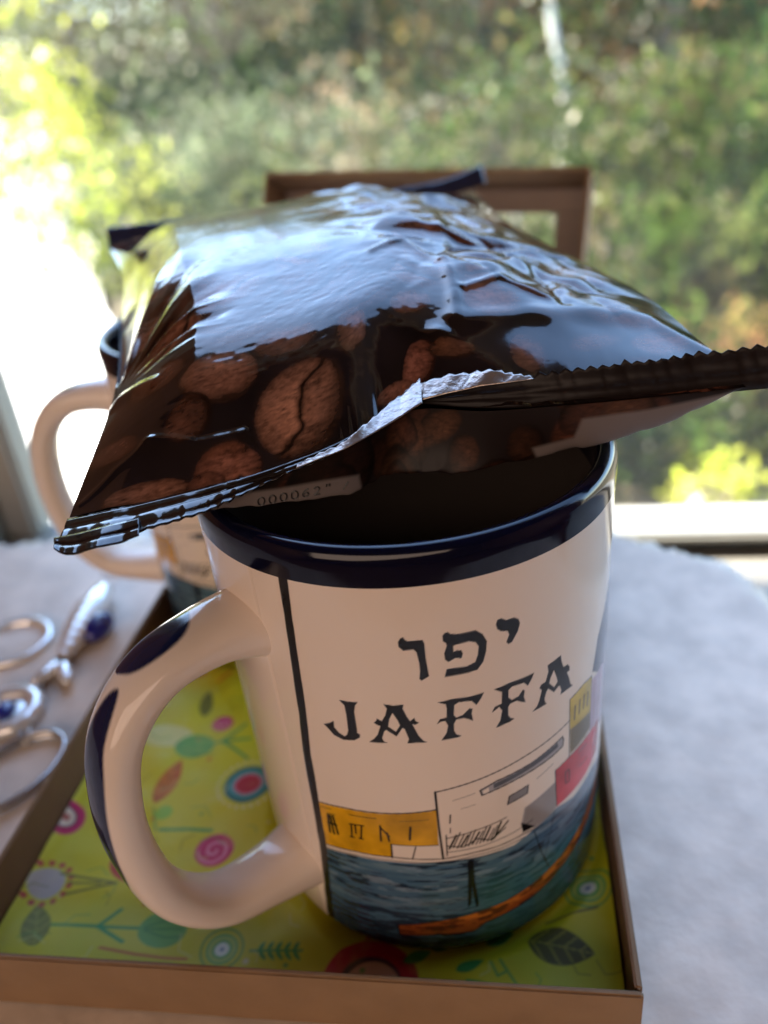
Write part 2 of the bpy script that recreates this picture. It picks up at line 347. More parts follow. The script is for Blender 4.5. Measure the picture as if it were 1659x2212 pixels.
stroke([(345, 1790), (455, 1788)], .5, GRN); stroke([(330, 1740), (335, 1790)], .35, GRN, .6); disc(352, 1752, 2.4, (.25, .50, .04), .7)
tulip(350, 2002, 105, 1995); eye(478, 2046); fern((540, 2050), (650, 2045), GRN); leafshape((75, 2045), (80, 1950), 3.3, OLV, (.30, .30, .04))
disc(795, 2125, 10.6, RED); disc(795, 2128, 7.0, (.08, .02, .04)); disc(800, 2130, 6.0, (.62, .34, .22)); disc(772, 2118, 1.3, RED)
leafshape((1140, 2026), (1285, 2062), 4.2, (.11, .10, .01), (.30, .28, .03)); stroke([(1010, 2120), (1100, 2135), (1260, 2150)], .55, (.04, .36, .05))
stroke([(1060, 2075), (1075, 2105), (1095, 2095), (1080, 2070), (1120, 2130)], .3, GRN, .7); eye(1270, 1915, 1.1); stroke([(1180, 1985), (1250, 1970), (1290, 1962)], .3, (.15, .12, .02), .8)
stroke([(215, 2046), (290, 2060), (400, 2066)], .35, (.5, .12, .02), .8); leafshape((240, 1850), (275, 1905), 1.8, (.5, .07, .03))
cxy = loc(100, 1905)
for i in range(14): disc(0, 0, .8, (.45, .05, .03), c=(cxy[0] + 5.6 * math.cos(i * .45), cxy[1] + 5.6 * math.sin(i * .45)))
disc(100, 1905, 4.2, (.45, .40, .36)); stroke([(130, 1880), (250, 1905)], .35, OLV); stroke([(140, 1925), (250, 1905)], .35, OLV); stroke([(145, 1900), (215, 1905)], .3, OLV)
disc(360, 1590, 4.5, (.62, .62, .22), .5, fx=1.8); rose(480, 1560, 3.2); leafshape((440, 1545), (452, 1490), 2.0, OLV); tulip(420, 1610, 540, 1590)
for px, py in ((930, 2040), (1050, 2030), (985, 2095), (870, 2070)): leafshape((px, py), (px + 60, py - 25), 1.4, GRN)
for k in range(150):                                      # small pale sprigs and dots between the larger motifs
    cx, cy = random.uniform(-96, 40), random.uniform(-52, 60); a = random.uniform(0, 6.28); l = random.uniform(1.5, 4)
    if k % 3: blend(pc, random.choice((GRN, OLV, (.62, .62, .2))), (.5 - (line_d(X, Y, [(cx, cy), (cx + l * math.cos(a), cy + l * math.sin(a)), (cx + l * 1.7 * math.cos(a + .5), cy + l * 1.7 * math.sin(a + .5))]) - .22) / AA) * .45)
    else: disc(0, 0, random.uniform(.4, .9), random.choice(((.7, .66, .35), GRN, ORG)), .5, c=(cx, cy))
blend(pc, (.66, .62, .12), sstep(.1, .7, fbm(X * .12, Y * .12, 77, 4)) * .12)
for k in range(40):                                       # the pattern goes on under and behind the mugs
    cx, cy = random.uniform(-95, 40), random.uniform(45, 135)
    if k % 3 == 0: disc(0, 0, random.uniform(2, 5), random.choice((TEAL, MAG, RED, GRN)), c=(cx, cy)); disc(0, 0, 1.4, (.7, .6, .3), c=(cx, cy))
    else: blend(pc, random.choice((GRN, OLV, ORG)), .5 - (line_d(X, Y, [(cx, cy), (cx + random.uniform(-9, 9), cy + random.uniform(-9, 9))]) - .5) / AA)
gz = .0022 + .0009 * (fbm(gx * 45, gy * 45, 21, 3) + .8)
rise = np.minimum.reduce([gx - gx.min(), gx.max() - gx, gy - gy.min(), gy.max() - gy])
gz = gz + .0022 * np.exp(-rise / .002)
for (mx_, my_) in ((0, 0), tuple(w2b((-.0440, .1045, 0))[:2])):
    rr = np.hypot(gx - mx_, gy - my_); gz = np.where(rr < .044, .0016 + (gz - .0016) * sstep(.0400, .044, rr), gz)
paper = turned(gridmesh('lining_paper', np.stack([gx, gy, gz], -1), M['paper'], colors=pc))
tag(paper, 'yellow paper printed with flowers and leaves lining the box tray', 'paper')

# lid: shallow tray with a cut-out, standing open behind the mugs
LW, LL, LD, LB = .133, .131, .0215, .0135
lid = empty('gift_box_cover'); lean = math.radians(27.0)
LY = math.radians(-19.0); p0 = b2w(-.0240, .1650, .0020)
lid.location = p0; lid.rotation_euler = (math.radians(90) - lean, 0, BR)
lid.rotation_euler = Matrix.Rotation(BR, 3, 'Z').to_4x4().to_euler()
lid.matrix_world = Matrix.Translation(Vector(p0)) @ Matrix.Rotation(LY, 4, 'Z') @ Matrix.Rotation(-lean, 4, 'X') @ Matrix.Rotation(math.radians(2.6), 4, 'Y')
tag(lid, 'brown cardboard box lid with a cut-out window leaning behind the mugs', 'box lid')
# local: x across, z up the lid, -y towards the viewer
hx = LW / 2
boxo('face_top', (-hx, 0, LL - LB + .003), (hx, .0014, LL), M['lid_in'], lid); boxo('face_bottom', (-hx, 0, 0), (hx, .0014, .03), M['lid_in'], lid)
boxo('face_side', (-hx, .0002, .0302), (-hx + LB, .0012, LL - LB + .0028), M['lid_in'], lid); boxo('face_side', (hx - LB, .0002, .0302), (hx, .0012, LL - LB + .0028), M['lid_in'], lid)
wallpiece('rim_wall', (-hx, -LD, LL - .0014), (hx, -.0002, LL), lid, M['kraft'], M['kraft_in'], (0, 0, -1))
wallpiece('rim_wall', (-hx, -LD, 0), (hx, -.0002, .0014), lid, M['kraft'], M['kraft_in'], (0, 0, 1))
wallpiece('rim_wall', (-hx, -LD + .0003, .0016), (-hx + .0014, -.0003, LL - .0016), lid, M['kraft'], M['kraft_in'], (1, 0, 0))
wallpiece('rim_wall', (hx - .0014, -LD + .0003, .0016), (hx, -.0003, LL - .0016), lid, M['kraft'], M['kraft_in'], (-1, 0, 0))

# ------------------------------------------------------------------ mugs
RT, RB, MH = .0410, .0394, .1046
DEG = .707                                                # mm of print per degree of turn
def mm(pts): return [(a * DEG, z) for a, z in pts]
GLY = {
'J': [(-23.4,73.3),(-21.2,73.2),(-18.6,73.4),(-19.4,72.6),(-19.9,71.0),(-19.9,66.9),(-20.0,65.9),(-19.3,65.7),(-19.5,64.9),(-21.1,64.0),(-24.2,63.6),(-26.7,64.3),(-28.2,65.7),(-29.2,66.4),(-27.3,67.1),(-26.1,67.8),(-26.3,66.3),(-25.1,65.1),(-23.6,64.5),(-22.8,65.1),(-22.3,66.2),(-22.1,69.9),(-22.2,72.2)],
'A1': [(-12.0,73.4),(-9.7,73.1),(-7.2,73.3),(-7.5,72.4),(-6.7,70.5),(-6.0,69.4),(-4.9,70.1),(-4.7,69.4),(-3.9,69.0),(-4.5,68.7),(-4.9,68.6),(-5.6,68.8),(-4.3,65.9),(-3.2,64.6),(-2.4,64.2),(-4.9,64.3),(-7.2,64.2),(-6.7,65.2),(-7.5,67.7),(-8.1,67.9),(-9.8,65.9),(-12.2,67.4),(-12.8,67.0),(-13.6,65.3),(-13.2,64.5),(-12.4,64.2),(-14.8,64.1),(-17.0,64.1),(-15.6,65.0),(-14.5,66.1),(-13.5,68.2),(-14.4,68.5),(-15.1,68.9),(-14.4,69.4),(-14.2,69.9),(-13.0,69.4),(-11.9,70.8),(-11.3,72.4)],
'F1': [(1.3,73.2),(4.7,73.5),(8.9,73.3),(12.7,73.4),(11.9,72.3),(10.7,71.1),(9.5,72.3),(6.3,72.6),(5.1,72.1),(4.8,69.8),(5.4,69.1),(7.1,69.4),(8.9,70.6),(9.6,70.4),(9.3,69.3),(9.6,67.6),(8.6,68.2),(7.3,68.7),(5.4,68.7),(4.7,67.8),(4.6,66.2),(5.1,65.2),(6.4,64.6),(5.3,64.4),(1.4,64.3),(2.8,65.9),(3.3,67.6),(2.7,68.8),(1.4,68.7),(0.6,68.3),(1.4,69.3),(3.1,69.5),(3.3,71.6),(3.1,72.6)],
'F2': [(15.5,73.4),(19.6,73.7),(24.0,73.6),(26.9,73.6),(26.1,72.5),(25.0,71.4),(23.8,72.5),(20.3,72.7),(19.3,72.2),(19.2,70.5),(20.2,69.6),(22.2,69.8),(23.5,70.9),(24.0,70.5),(23.7,69.2),(24.2,67.8),(23.0,68.3),(21.7,69.0),(19.7,68.9),(19.1,68.3),(19.1,66.3),(19.7,65.5),(20.8,65.0),(19.6,64.7),(15.7,64.4),(16.9,65.8),(17.5,68.0),(16.7,69.1),(14.7,68.3),(15.5,69.4),(17.4,69.6),(17.6,72.3)],
'A2': [(36.1,74.0),(36.4,72.5),(37.2,70.8),(39.0,70.6),(39.8,69.8),(39.9,68.9),(38.7,68.9),(39.7,67.1),(40.5,65.2),(41.5,64.5),(38.9,64.6),(36.4,64.7),(36.7,65.6),(36.1,66.9),(35.5,67.1),(33.8,66.4),(31.7,68.1),(31.0,67.6),(30.4,66.3),(30.5,65.4),(31.1,64.7),(29.7,64.7),(26.4,64.6),(28.0,65.4),(28.7,66.5),(29.5,68.6),(28.7,69.4),(29.2,69.9),(30.8,70.1),(31.7,72.1),(31.4,73.6)],
'vav': [(-5.5,87.9),(-5.1,87.3),(-4.4,87.0),(-2.1,87.1),(-1.1,87.0),(-0.8,86.3),(-0.8,83.3),(-0.4,79.3),(-2.2,78.5),(-2.6,78.9),(-2.3,80.5),(-2.3,82.3),(-2.7,84.7),(-3.4,85.3),(-5.8,85.2),(-6.7,86.0),(-6.7,87.0),(-6.1,87.7)],
'pe': [(4.8,88.0),(5.4,87.5),(7.4,87.2),(11.4,87.2),(13.0,86.1),(14.0,84.4),(13.7,82.3),(12.9,80.3),(11.4,78.9),(9.2,78.7),(3.4,78.7),(4.0,80.3),(8.9,80.1),(11.0,80.6),(11.7,82.0),(12.0,83.8),(11.3,84.8),(9.7,85.3),(6.8,85.2),(5.8,85.0),(5.8,83.7),(6.7,83.9),(7.7,83.7),(8.0,83.0),(7.6,82.1),(6.2,82.4),(4.5,81.8),(3.8,82.4),(3.7,83.7),(4.4,85.2),(4.3,85.8),(3.6,86.3),(3.6,87.4),(4.0,87.8)],
'yod': [(17.8,88.2),(19.1,87.5),(21.3,87.4),(22.4,86.8),(22.8,85.8),(22.2,84.4),(20.5,82.5),(19.6,82.4),(19.1,82.9),(19.9,84.3),(19.5,85.2),(17.7,85.6),(16.8,86.3),(16.5,87.3),(16.9,88.1)]}
HOLES = {'A1': [(-10.1,71.3),(-9.1,69.6),(-8.7,68.5),(-9.8,67.1),(-11.5,68.2),(-11.0,69.9)], 'A2': [(33.6,71.5),(34.7,69.3),(35.0,68.3),(33.8,67.6),(32.1,69.2),(32.5,70.2)]}
CREAM = (.76, .65, .56); INK = (.006, .007, .010)
def mug_print(PHI, Z):
    X, Y = PHI * DEG, Z; c = np.empty(X.shape + (3,)); c[:] = CREAM; aa = .16
    def fill(poly, col, a=1.0): blend(c, col, (.5 - poly_sd(X, Y, mm(poly)) / aa) * a)
    def ln(pts, wd=.16, col=INK, a=1.0): blend(c, col, (.5 - (line_d(X, Y, mm(pts)) - wd) / aa) * a)
    wob = .25 * vnoise(X * .35, Y * .35, 2)
    # sea
    wl = np.interp(PHI, [-42, -37.4, -27, -15, -7, 0, 9, 20, 27, 36, 44, 56, 66, 75], [29.4, 29.6, 31, 31.6, 31.6, 31.9, 31.4, 31.2, 33, 34.6, 33, 33.5, 31, 30])
    left = np.interp(Z, [0, 10, 30, 43, 57, 67, 99], [-41.6, -40.4, -37.6, -36.9, -36.2, -34.8, -32.2])
    pan = np.clip(.5 + (PHI - left) * DEG / aa, 0, 1) * (PHI < 88)
    sea = pan * np.clip(.5 + (wl - Z) / .3, 0, 1)
    st = fbm(X * .09 + 3, Y * .8 + wob, 31, 4); st2 = fbm(X * .2, Y * 1.5, 37, 3)
    blend(c, (.055, .12, .19), sea); blend(c, (.14, .22, .27), sea * sstep(22, 32, Z) * sstep(-.2, .6, st + .2) * .8)
    blend(c, (.012, .022, .042), sea * sstep(-.02, .38, st2 - .012 * (Z - 16)) * .92); blend(c, (.17, .24, .31), sea * sstep(.25, .6, fbm(X * .14 + 7, Y * .9, 39, 4)) * sstep(12, 24, Z) * .8); blend(c, (.035, .15, .16), sea * sstep(2, 14, PHI) * sstep(28, 20, Z) * .55)
    blend(c, (.16, .18, .24), sea * sstep(24, 44, PHI) * sstep(20, 30, Z) * (.5 + .4 * st))
    for i in range(80):
        a0 = -38 + 96 * random.random(); z0 = 4 + 25 * random.random(); ln_ = 2 + 6 * random.random()
        d = line_d(X, Y, mm([(a0, z0), (a0 + ln_ * .5, z0 - .35), (a0 + ln_, z0 + .15)])); blend(c, INK, sea * (.5 - (d - .12) / aa) * .6)
    # houses
    fill([(-36.9,43.4),(-27.6,44.6),(-16.3,45.3),(-8,46),(-1.6,46.5),(-1.9,36.7),(-14.9,36.8),(-15.4,33),(-27,32.3),(-37.6,30.8)], (.66, .34, .012))
    fill([(-14.9,36.8),(-1.9,36.7),(-1.5,32.7),(-15.2,32.8)], CREAM); fill([(-1.4,51.4),(9.9,52.7),(23.8,54.4),(40.2,56),(41,46),(34.9,45.4),(34.9,41.7),(23.7,40.6),(22.4,35.8),(23.6,33),(14.5,32.6),(-1.2,32.3)], CREAM)
    fill([(40.6,61.4),(47.3,61.8),(52.5,61.2),(53,47.9),(41.5,47)], (.50, .36, .06)); fill([(41,53.5),(52.8,52),(53,47),(41.5,46.6)], (.18, .14, .07), .8)
    fill([(53,62),(56,69),(66,77),(72,77),(72,60),(60,58)], (.07, .08, .11), .9); fill([(53,60),(70,58),(70,40),(53,46)], (.42, .30, .36), .8)
    fill([(34.8,45.6),(42.4,46.2),(52.5,46),(62,45),(61,36),(51.5,35),(35.9,34.9)], (.50, .035, .045)); fill([(23.7,40.6),(34.9,42.5),(35.5,34.8),(27.7,33),(22.4,35.9)], (.36, .32, .31))
    for i in range(16):
        k = i / 15; ln([(23 + 12 * k, 33.5 + .5 * k), (24.5 + 10.5 * k, 40.3 + 2 * k)], .09, INK, .7)
    ln([(-1.4,51.4),(9.9,52.7),(23.8,54.4),(40.4,56)]); ln([(-1.5,51.4),(-1.4,42),(-1.0,32.6)], .24); ln([(-36.9,43.6),(-27.6,44.8),(-16.3,45.5),(-8,46.1),(-1.6,46.7)])
    ln([(40.6,61.4),(47.3,61.9),(52.6,61.2),(53,47.5)], .15); ln([(40.5,61.4),(41,46)], .15); ln([(34.9,45.6),(35.8,35)], .15); ln([(34.9,45.6),(42,46.2),(53,46)], .12)
    ln([(-37.5,30.8),(-27,32.3),(-15.4,33),(-1,32.6),(8,33),(15,32.8),(23.6,33.2),(27.5,33)], .15); ln([(-37,29.9),(-27,31.3),(-15.4,32),(-1,31.6),(8,32.1),(15,31.9),(23.6,32.2)], .12, INK, .8)
    ln([(-14.9,36.8),(-1.9,36.7)], .12); ln([(-15.2,36.8),(-15.4,32.8)], .2); ln([(-8.3,36.4),(-9.6,32.8)], .14)
    slot = [(10.5,49.8),(15.2,51),(27,51.9),(37.6,53.4),(38.2,52.2),(37.9,50.7),(33.9,50.2),(20.8,49.4),(12.9,48.6),(11,48.4)]
    fill(slot, (.34, .32, .33), .65); ln(slot + slot[:1], .17); fill([(14.3,50.5),(23.8,51.5),(35.6,52.8),(36,51.5),(23.8,50.3),(14.3,49.2)], (.08, .085, .10), .75); fill([(11.2,49.5),(13,50),(13,48.8),(11.4,48.6)], CREAM)
    win_ = [(18.9,45.7),(25,46.4),(24.7,44.2),(18.3,43.6)]; fill(win_, (.22, .21, .22), .85); ln(win_ + win_[:1], .14)
    ln([(-34,41.2),(-31.5,41.6)], .12); ln([(-26.5,43.2),(-18.5,43.7)], .13, INK, .85); ln([(-12,43.6),(-4,44.1)], .11, INK, .7); ln([(-36,42.5),(-32.5,42.9)], .12, INK, .8)
    for q in ([(-34,40.7),(-34.4,35.6)], [(-32.2,41),(-31.6,36)], [(-33.2,40.8),(-33,35.6)], [(-34.4,38.4),(-31.6,38.6)]): ln(q, .3)
    for q in ([(-26.4,40.4),(-26.9,36.6)], [(-23.2,40.8),(-24,36.9)], [(-27,40.4),(-22.6,40.9)], [(-27.4,36.6),(-26.2,36.6)], [(-24.6,36.8),(-23.4,36.9)], [(-25.2,40.4),(-25.4,38)]): ln(q, .2)
    for q in ([(-17.6,41.8),(-18,37.4)], [(-17.5,41.2),(-15.4,39)], [(-15.9,40),(-15.6,37.6)]): ln(q, .22)
    ln([(-9.1,42.1),(-9.7,38.5)], .26)
    ln([(2.0,44.8),(1.7,42.6)], .16); ln([(1.7,41.2),(1.6,39.8)], .1); ln([(.4,39.3),(.2,33.4)], .14); ln([(.4,38.4),(14.7,39.8),(17.8,40.2)], .13)
    for i in range(13):
        k = i / 12; ln([(1 + 13 * k, 35.4 + .2 * math.sin(i * 2.3)), (3.2 + 13 * k, 38.9 + .6 * math.sin(i * 1.7))], .16 + .08 * (i % 3 == 0), INK, .85)
    ln([(.5,36.2),(5,35.2),(9,36.8),(13,35.3),(17.5,37.4)], .16); ln([(13.2,35.2),(18.3,39)], .2); ln([(.4,34.4),(10,34.3),(20,35),(26.5,36)], .12, INK, .8)
    fill([(22.4,36.9),(23,33.8),(27.5,33.6)], INK, .8)
    for a0, z0 in ((43.2, 58.5), (45.6, 58.8), (48, 58.8), (50.4, 58.2)): ln([(a0, z0), (a0 - .2, z0 - 3.4)], .22)
    for i in range(9): ln([(41.6 + i * 1.2, 47.2 + .1 * i), (42.6 + i * 1.15, 53)], .10, INK, .75)
    ln([(39.5,42.8),(39.8,39.4),(41.4,39.2),(41.2,42.6),(39.5,42.8)], .16); ln([(53,46),(61,45.2)], .14); ln([(55,58),(55.5,47)], .12); ln([(59,57),(59.5,46.5)], .12); ln([(53,62),(56,69),(66,77)], .16)
    ln([(46,44.5),(51,44.2)], .12); ln([(47,40),(52,39.6)], .12); ln([(28,46.8),(34,48)], .11, INK, .7); ln([(3,48.6),(9,49.4)], .1, INK, .6); ln([(5,46),(9,46.4)], .1, INK, .5)
    wc = fbm(X * .16, Y * .16, 91, 4); house = (Z > 31) & (Z < 78) & (pan > .5)
    sat = (c.max(-1) - c.min(-1)) > .28; c *= np.where((house & sat)[..., None], (1 + .28 * wc)[..., None], 1)
    # boat and mast
    boat = [(-16.7,11.1),(-3.8,13.2),(7.7,14.3),(16.9,15),(27,16.3),(39.2,18.4),(50.2,21),(60,25),(68,30),(68,25),(60,20),(50,17),(44.4,15.6),(34.9,13.6),(23.4,11.6),(10.5,10.3),(6.2,8.2),(-4.2,8.6),(-16.6,7.8)]
    fill(boat, (.27, .065, .016)); fill([(-3.8,13.2),(7.7,14.3),(16.9,15),(27,16.3),(39.2,18.4),(50,20.8),(48,18.5),(34,15.4),(20,13.2),(6,12.4)], (.50, .15, .025), .9)
    blend(c, (.05, .015, .01), np.clip(.5 - poly_sd(X, Y, mm(boat)) / aa, 0, 1) * sstep(-.05, .4, fbm(X * .3, Y * 1.1, 44, 3)) * .85)
    ln(boat[:9], .15); ln(boat[9:] + boat[:1], .2, INK, .8)
    fill([(5.9,31),(7.6,31),(7.6,24.9),(8.5,16.8),(7.5,15.8),(6.6,22.7),(6.1,17.4),(5,16.4)], INK, .92)
    ln([(27,32.4),(30,24),(33,18)], .15, INK, .7); ln([(35,34),(31,22)], .12, INK, .6)
    # panel line and lettering
    blend(c, INK, np.clip(.5 - (np.abs((PHI - left) * DEG + .6) - .95 - .12 * vnoise(Y * .3, Y * 0, 8)) / aa, 0, 1) * (Z < 99))
    for k, p in GLY.items():
        a = np.clip(.5 - (poly_sd(X, Y, mm(p)) - .05) / aa, 0, 1)
        if k in HOLES: a *= np.clip(.5 + (poly_sd(X, Y, mm(HOLES[k])) - .05) / aa, 0, 1)
        blend(c, INK, a)
    return c
def make_mug():
    root = empty('mug')
    ph = np.radians(np.r_[np.linspace(-43.5, 90, 640), np.linspace(90, 316.5, 150)[1:]])
    z1 = np.r_[[.0019, .0025, .0034], np.linspace(.0042, .0979, 430)]
    r1 = RB + (RT - RB) * z1 / MH; r1[:3] = [RB - .0024, RB - .0010, RB - .0002]
    P = np.stack([np.sin(ph)[:, None] * r1, -np.cos(ph)[:, None] * r1, np.broadcast_to(z1, (len(ph), len(z1)))], -1)
    col = mug_print(np.degrees(ph)[:, None] + 0 * z1, 1000 * z1[None, :] + 0 * ph[:, None])
    gridmesh('body', P, M['glaze'], root, colors=col, wrap=True)
    a = np.linspace(0, 2 * np.pi, 160, endpoint=False)
    def lathe(name, prof, m):
        return gridmesh(name, np.stack([np.stack([np.sin(a) * r, -np.cos(a) * r, 0 * a + z], -1) for r, z in prof], 1), m, root, wrap=True)
    rb = RB + (RT - RB) * .0979 / MH
    lathe('rim_band', [(rb + .0001, .0978), (RT + .0001, .1005), (RT + .00015, .1026), (RT - .0003, .1038), (RT - .0011, .1045), (RT - .0020, .1046), (RT - .0029, .1043), (RT - .0035, .1036), (RT - .0039, .1024), (RT - .0041, .1000), (RT - .0041, .0960)], M['navy'])
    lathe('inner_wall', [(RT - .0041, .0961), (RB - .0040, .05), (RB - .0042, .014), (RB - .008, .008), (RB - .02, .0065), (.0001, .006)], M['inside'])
    ft = lathe('foot', [(.0001, .0028), (RB - .006, .0028), (RB - .004, .0018), (RB - .0026, .0018)], M['glaze'])
    setcol(ft.data, np.tile([*CREAM], (160 * 4, 1)))
    # handle
    cl = spline([(.0340, .0815), (.0475, .0838), (.0592, .0818), (.0676, .0738), (.0714, .0600), (.0711, .0450), (.0672, .0312), (.0588, .0218), (.0475, .0190), (.0335, .0185)], 420)
    T = np.gradient(cl, axis=0); T /= np.linalg.norm(T, axis=1)[:, None]; N = np.stack([-T[:, 1], T[:, 0]], 1)      # N points outwards of the loop
    s = np.linspace(0, 1, 420); fl = np.exp(-s / .075) + np.exp(-(1 - s) / .075)
    hn = .0041 + .0037 * fl; hb = .0060 + .0040 * fl
    aa_ = np.linspace(0, 2 * np.pi, 110, endpoint=False)
    ca = np.sign(np.cos(aa_)) * np.abs(np.cos(aa_)) ** .85; sa = np.sign(np.sin(aa_)) * np.abs(np.sin(aa_)) ** .85
    rr = cl[:, 0][None] + ca[:, None] * hn * N[:, 0]; zz = cl[:, 1][None] + ca[:, None] * hn * N[:, 1]; ss = sa[:, None] * hb
    ang = math.radians(216.5); d = np.array([math.cos(ang), math.sin(ang)]); t = np.array([-d[1], d[0]])
    P = np.stack([rr * d[0] + ss * t[0], rr * d[1] + ss * t[1], zz], -1)
    col = np.empty(P.shape); col[:] = CREAM
    S = s[None] + 0 * aa_[:, None]; Aw = (aa_[:, None] + np.pi) % (2 * np.pi) - np.pi + .0 * S            # 0 on the outer spine
    Aw = np.where(math.cos(math.pi) < 0, Aw, Aw)
    spine = np.where(N[210, 0] > 0, Aw, (aa_[:, None] + 0 * S) - np.pi) + .10 * vnoise(S * 16, Aw * 1.2, 3)
    #                                                                                             # strokes sit a little to one side
    for wd, c0, hl, of in ((.85, .185, .060, -.35), (.62, .420, .165, .10), (.24, .66, .17, -.12)):
        wv = wd * np.clip(1 - ((S - c0) / hl) ** 2, 0, 1) ** .6
        blend(col, (.008, .012, .05), np.where(wv > .02, .5 + (wv - np.abs(spine - of)) / .13, 0))
    gridmesh('handle', P, M['glaze'], root, colors=col, wrap=True)
    return root
mug = make_mug(); mug.location = (0, 0, 0)
tag(mug, 'cream mug lettered JAFFA with navy rim under the foil coffee pouch', 'mug', 'painted souvenir mugs')
mug2 = mug.copy(); COL.objects.link(mug2); mug2.location = (-.0440, .1045, 0); mug2.rotation_euler[2] = math.radians(-40)
mug2['label'] = 'second cream mug with navy rim behind the JAFFA mug, near the key rings'
for ch in list(mug.children):
    c2 = ch.copy(); COL.objects.link(c2); c2.parent = mug2

# ------------------------------------------------------------------ foil coffee pouch lying across both mugs
bag = empty('coffee_pouch', (0, .06, .1046)); bag.location = (0, 0, 0)
tag(bag, 'glossy foil coffee pouch printed with roasted beans lying across the mugs', 'coffee pouch')
def pxz(L): return np.array([onz(*p) for p in L])
front = spline(pxz([(150, 1118, .1085), (400, 1062, .1102), (575, 1018, .1118), (737, 955, .1142), (848, 885, .1158), (909, 868, .1165), (1054, 878, .1162), (1237, 870, .1158), (1459, 850, .1158), (1612, 836, .1165)]), 400)
FL, FR = front[0], front[-1]
BLc, BRc = np.array([-.0835, .1330, .1238]), np.array([.0385, .1560, .1248])
back = spline([BLc, (-.045, .1415, .1248), (0, .149, .1250), BRc], 400)
lside = spline([FL, (-.0556, .010, .1165), (-.0625, .050, .1200), (-.0705, .092, .1218), BLc], 400)
rside = spline([FR, (.0545, .020, .1213), (.0460, .058, .1236), (.0405, .100, .1238), BRc], 400)
def curve(c, t):
    t = np.clip(t, 0, 1) * (len(c) - 1); k = np.minimum(t.astype(int), len(c) - 2); f = (t - k)[..., None]; return c[k] * (1 - f) + c[k + 1] * f
def mid(U, V):
    u, v = U[..., None], V[..., None]
    return ((1 - v) * curve(front, U) + v * curve(back, U) + (1 - u) * curve(lside, V) + u * curve(rside, V)
            - ((1 - u) * (1 - v) * FL + u * (1 - v) * FR + (1 - u) * v * BLc + u * v * BRc))
def seg_ridge(S, T, pts, wd, amp):
    return amp * np.exp(-(line_d(S, T, pts) / wd) ** 2)
def prof_u(U):
    a = np.clip(U / .145, 0, 1); b = np.clip((1 - U) / .36, 0, 1)
    return (.45 * np.sin(a * np.pi / 2) + .55 * a) * (.28 * np.sin(b * np.pi / 2) + .72 * (b - .03 * np.sin(2 * np.pi * b)))
def prof_vt(V): return np.where(V < .45, .55 * (1 - (1 - np.minimum(V / .45, 1)) ** 2.0) + .45 * (1 - (1 - np.minimum(V / .19, 1)) ** 1.7), (1 - np.clip((V - .45) / .55, 0, 1) ** 3.2) ** .8)
def top_surf(U, V):
    P = mid(U, V).copy(); S, T = U * 119, V * 165
    h = .0135 * prof_u(U) * prof_vt(V)
    edge = np.clip(np.minimum(U, 1 - U) / .10, 0, 1) * np.clip(np.minimum(V, 1 - V) / .06, 0, 1)
    # fan of folds running from a pinch on the left edge
    dx, dy = S - 1.0, T - 36; th = np.arctan2(dx, dy); rd = np.hypot(dx, dy)
    fanw = sstep(2, 14, rd) * sstep(62, 34, rd) * sstep(.24, .10, U) * sstep(30, 42, T)
    tri = lambda x: 1 - 2 * np.abs(x - np.floor(x) - .5) * 2
    h += fanw * .0010 * tri(th * 2.1 + .3 * vnoise(rd * .06, th * 2, 4)) + fanw * .00015 * tri(th * 5.3 + .4)
    # puckers along both seals
    pk = vnoise(S * .42, T * .05, 12) + .6 * vnoise(S * .95, T * .08, 13)
    h += pk * (.00020 * np.exp(-T / 5) + .0006 * np.exp(-(165 - T) / 14)) * np.clip(U / .04, 0, 1) * np.clip((1 - U) / .04, 0, 1)
    # crumpled film over the beans, right half
    cw = sstep(.47, .66, U + .06 * vnoise(T * .05, S * .03, 6)) * sstep(16, 40, T) * sstep(165, 140, T) * np.clip((1 - U) / .12, 0, 1)
    rg = random.Random(19); cr = 0.0
    for k in range(110):                                   # many small straight folds, each with its own reach
        s0, t0, a = rg.uniform(56, 116), rg.uniform(18, 158), rg.gauss(.5, .75); rch = rg.uniform(7, 18) if k < 34 else rg.uniform(3, 7); am = rg.choice((-1, 1)) * (rg.uniform(.018, .055) if k < 34 else rg.uniform(.03, .10))
        d = (S - s0) * math.sin(a) - (T - t0) * math.cos(a) + .8 * vnoise(S * .09, T * .09, 200 + k); al = (S - s0) * math.cos(a) + (T - t0) * math.sin(a)
        cr = cr + am * (np.sqrt(d * d + .10) - rch * .35) * np.exp(-(d / rch) ** 2 * 1.6 - (al / (rch * 1.5)) ** 2)
    h += cw * (np.clip(cr * 4.6, -3.4, 3.4) * .001 + .00010 * vnoise(S * .33, T * .24, 23) + .0005 * vnoise(S * .05, T * .05, 24))
    # soft waviness of the flat top, finer stretch marks
    h += edge * (.00042 * vnoise(S * .03, T * .045, 31) + .00006 * vnoise(S * .10 + T * .03, T * .20, 32) + .00003 * vnoise(S * .5, T * .9, 33) * sstep(0, .5, vnoise(S * .03, T * .03, 34)))
    for pts, wd, am in CREASE: h += seg_ridge(S, T, pts, wd, am) * np.clip(T / 3, 0, 1)
    for (s0, t0, sg, am) in BUMPS: h += am * np.exp(-((S - s0) ** 2 + ((T - t0) * 1.15) ** 2) / sg ** 2) * edge
    P[..., 2] += h; return P
CREASE, BUMPS = [], []
GU, GV = np.meshgrid(np.linspace(0, 1, 200), np.linspace(0, 1, 240), indexing='ij')
_pp = proj(top_surf(GU, GV)); _vis = (GV < .8)
def px2st(px, py):
    d = np.hypot(_pp[..., 0] - px, _pp[..., 1] - py) + (~_vis) * 1e4; k = np.unravel_index(d.argmin(), d.shape); return np.array([GU[k] * 119, GV[k] * 165])
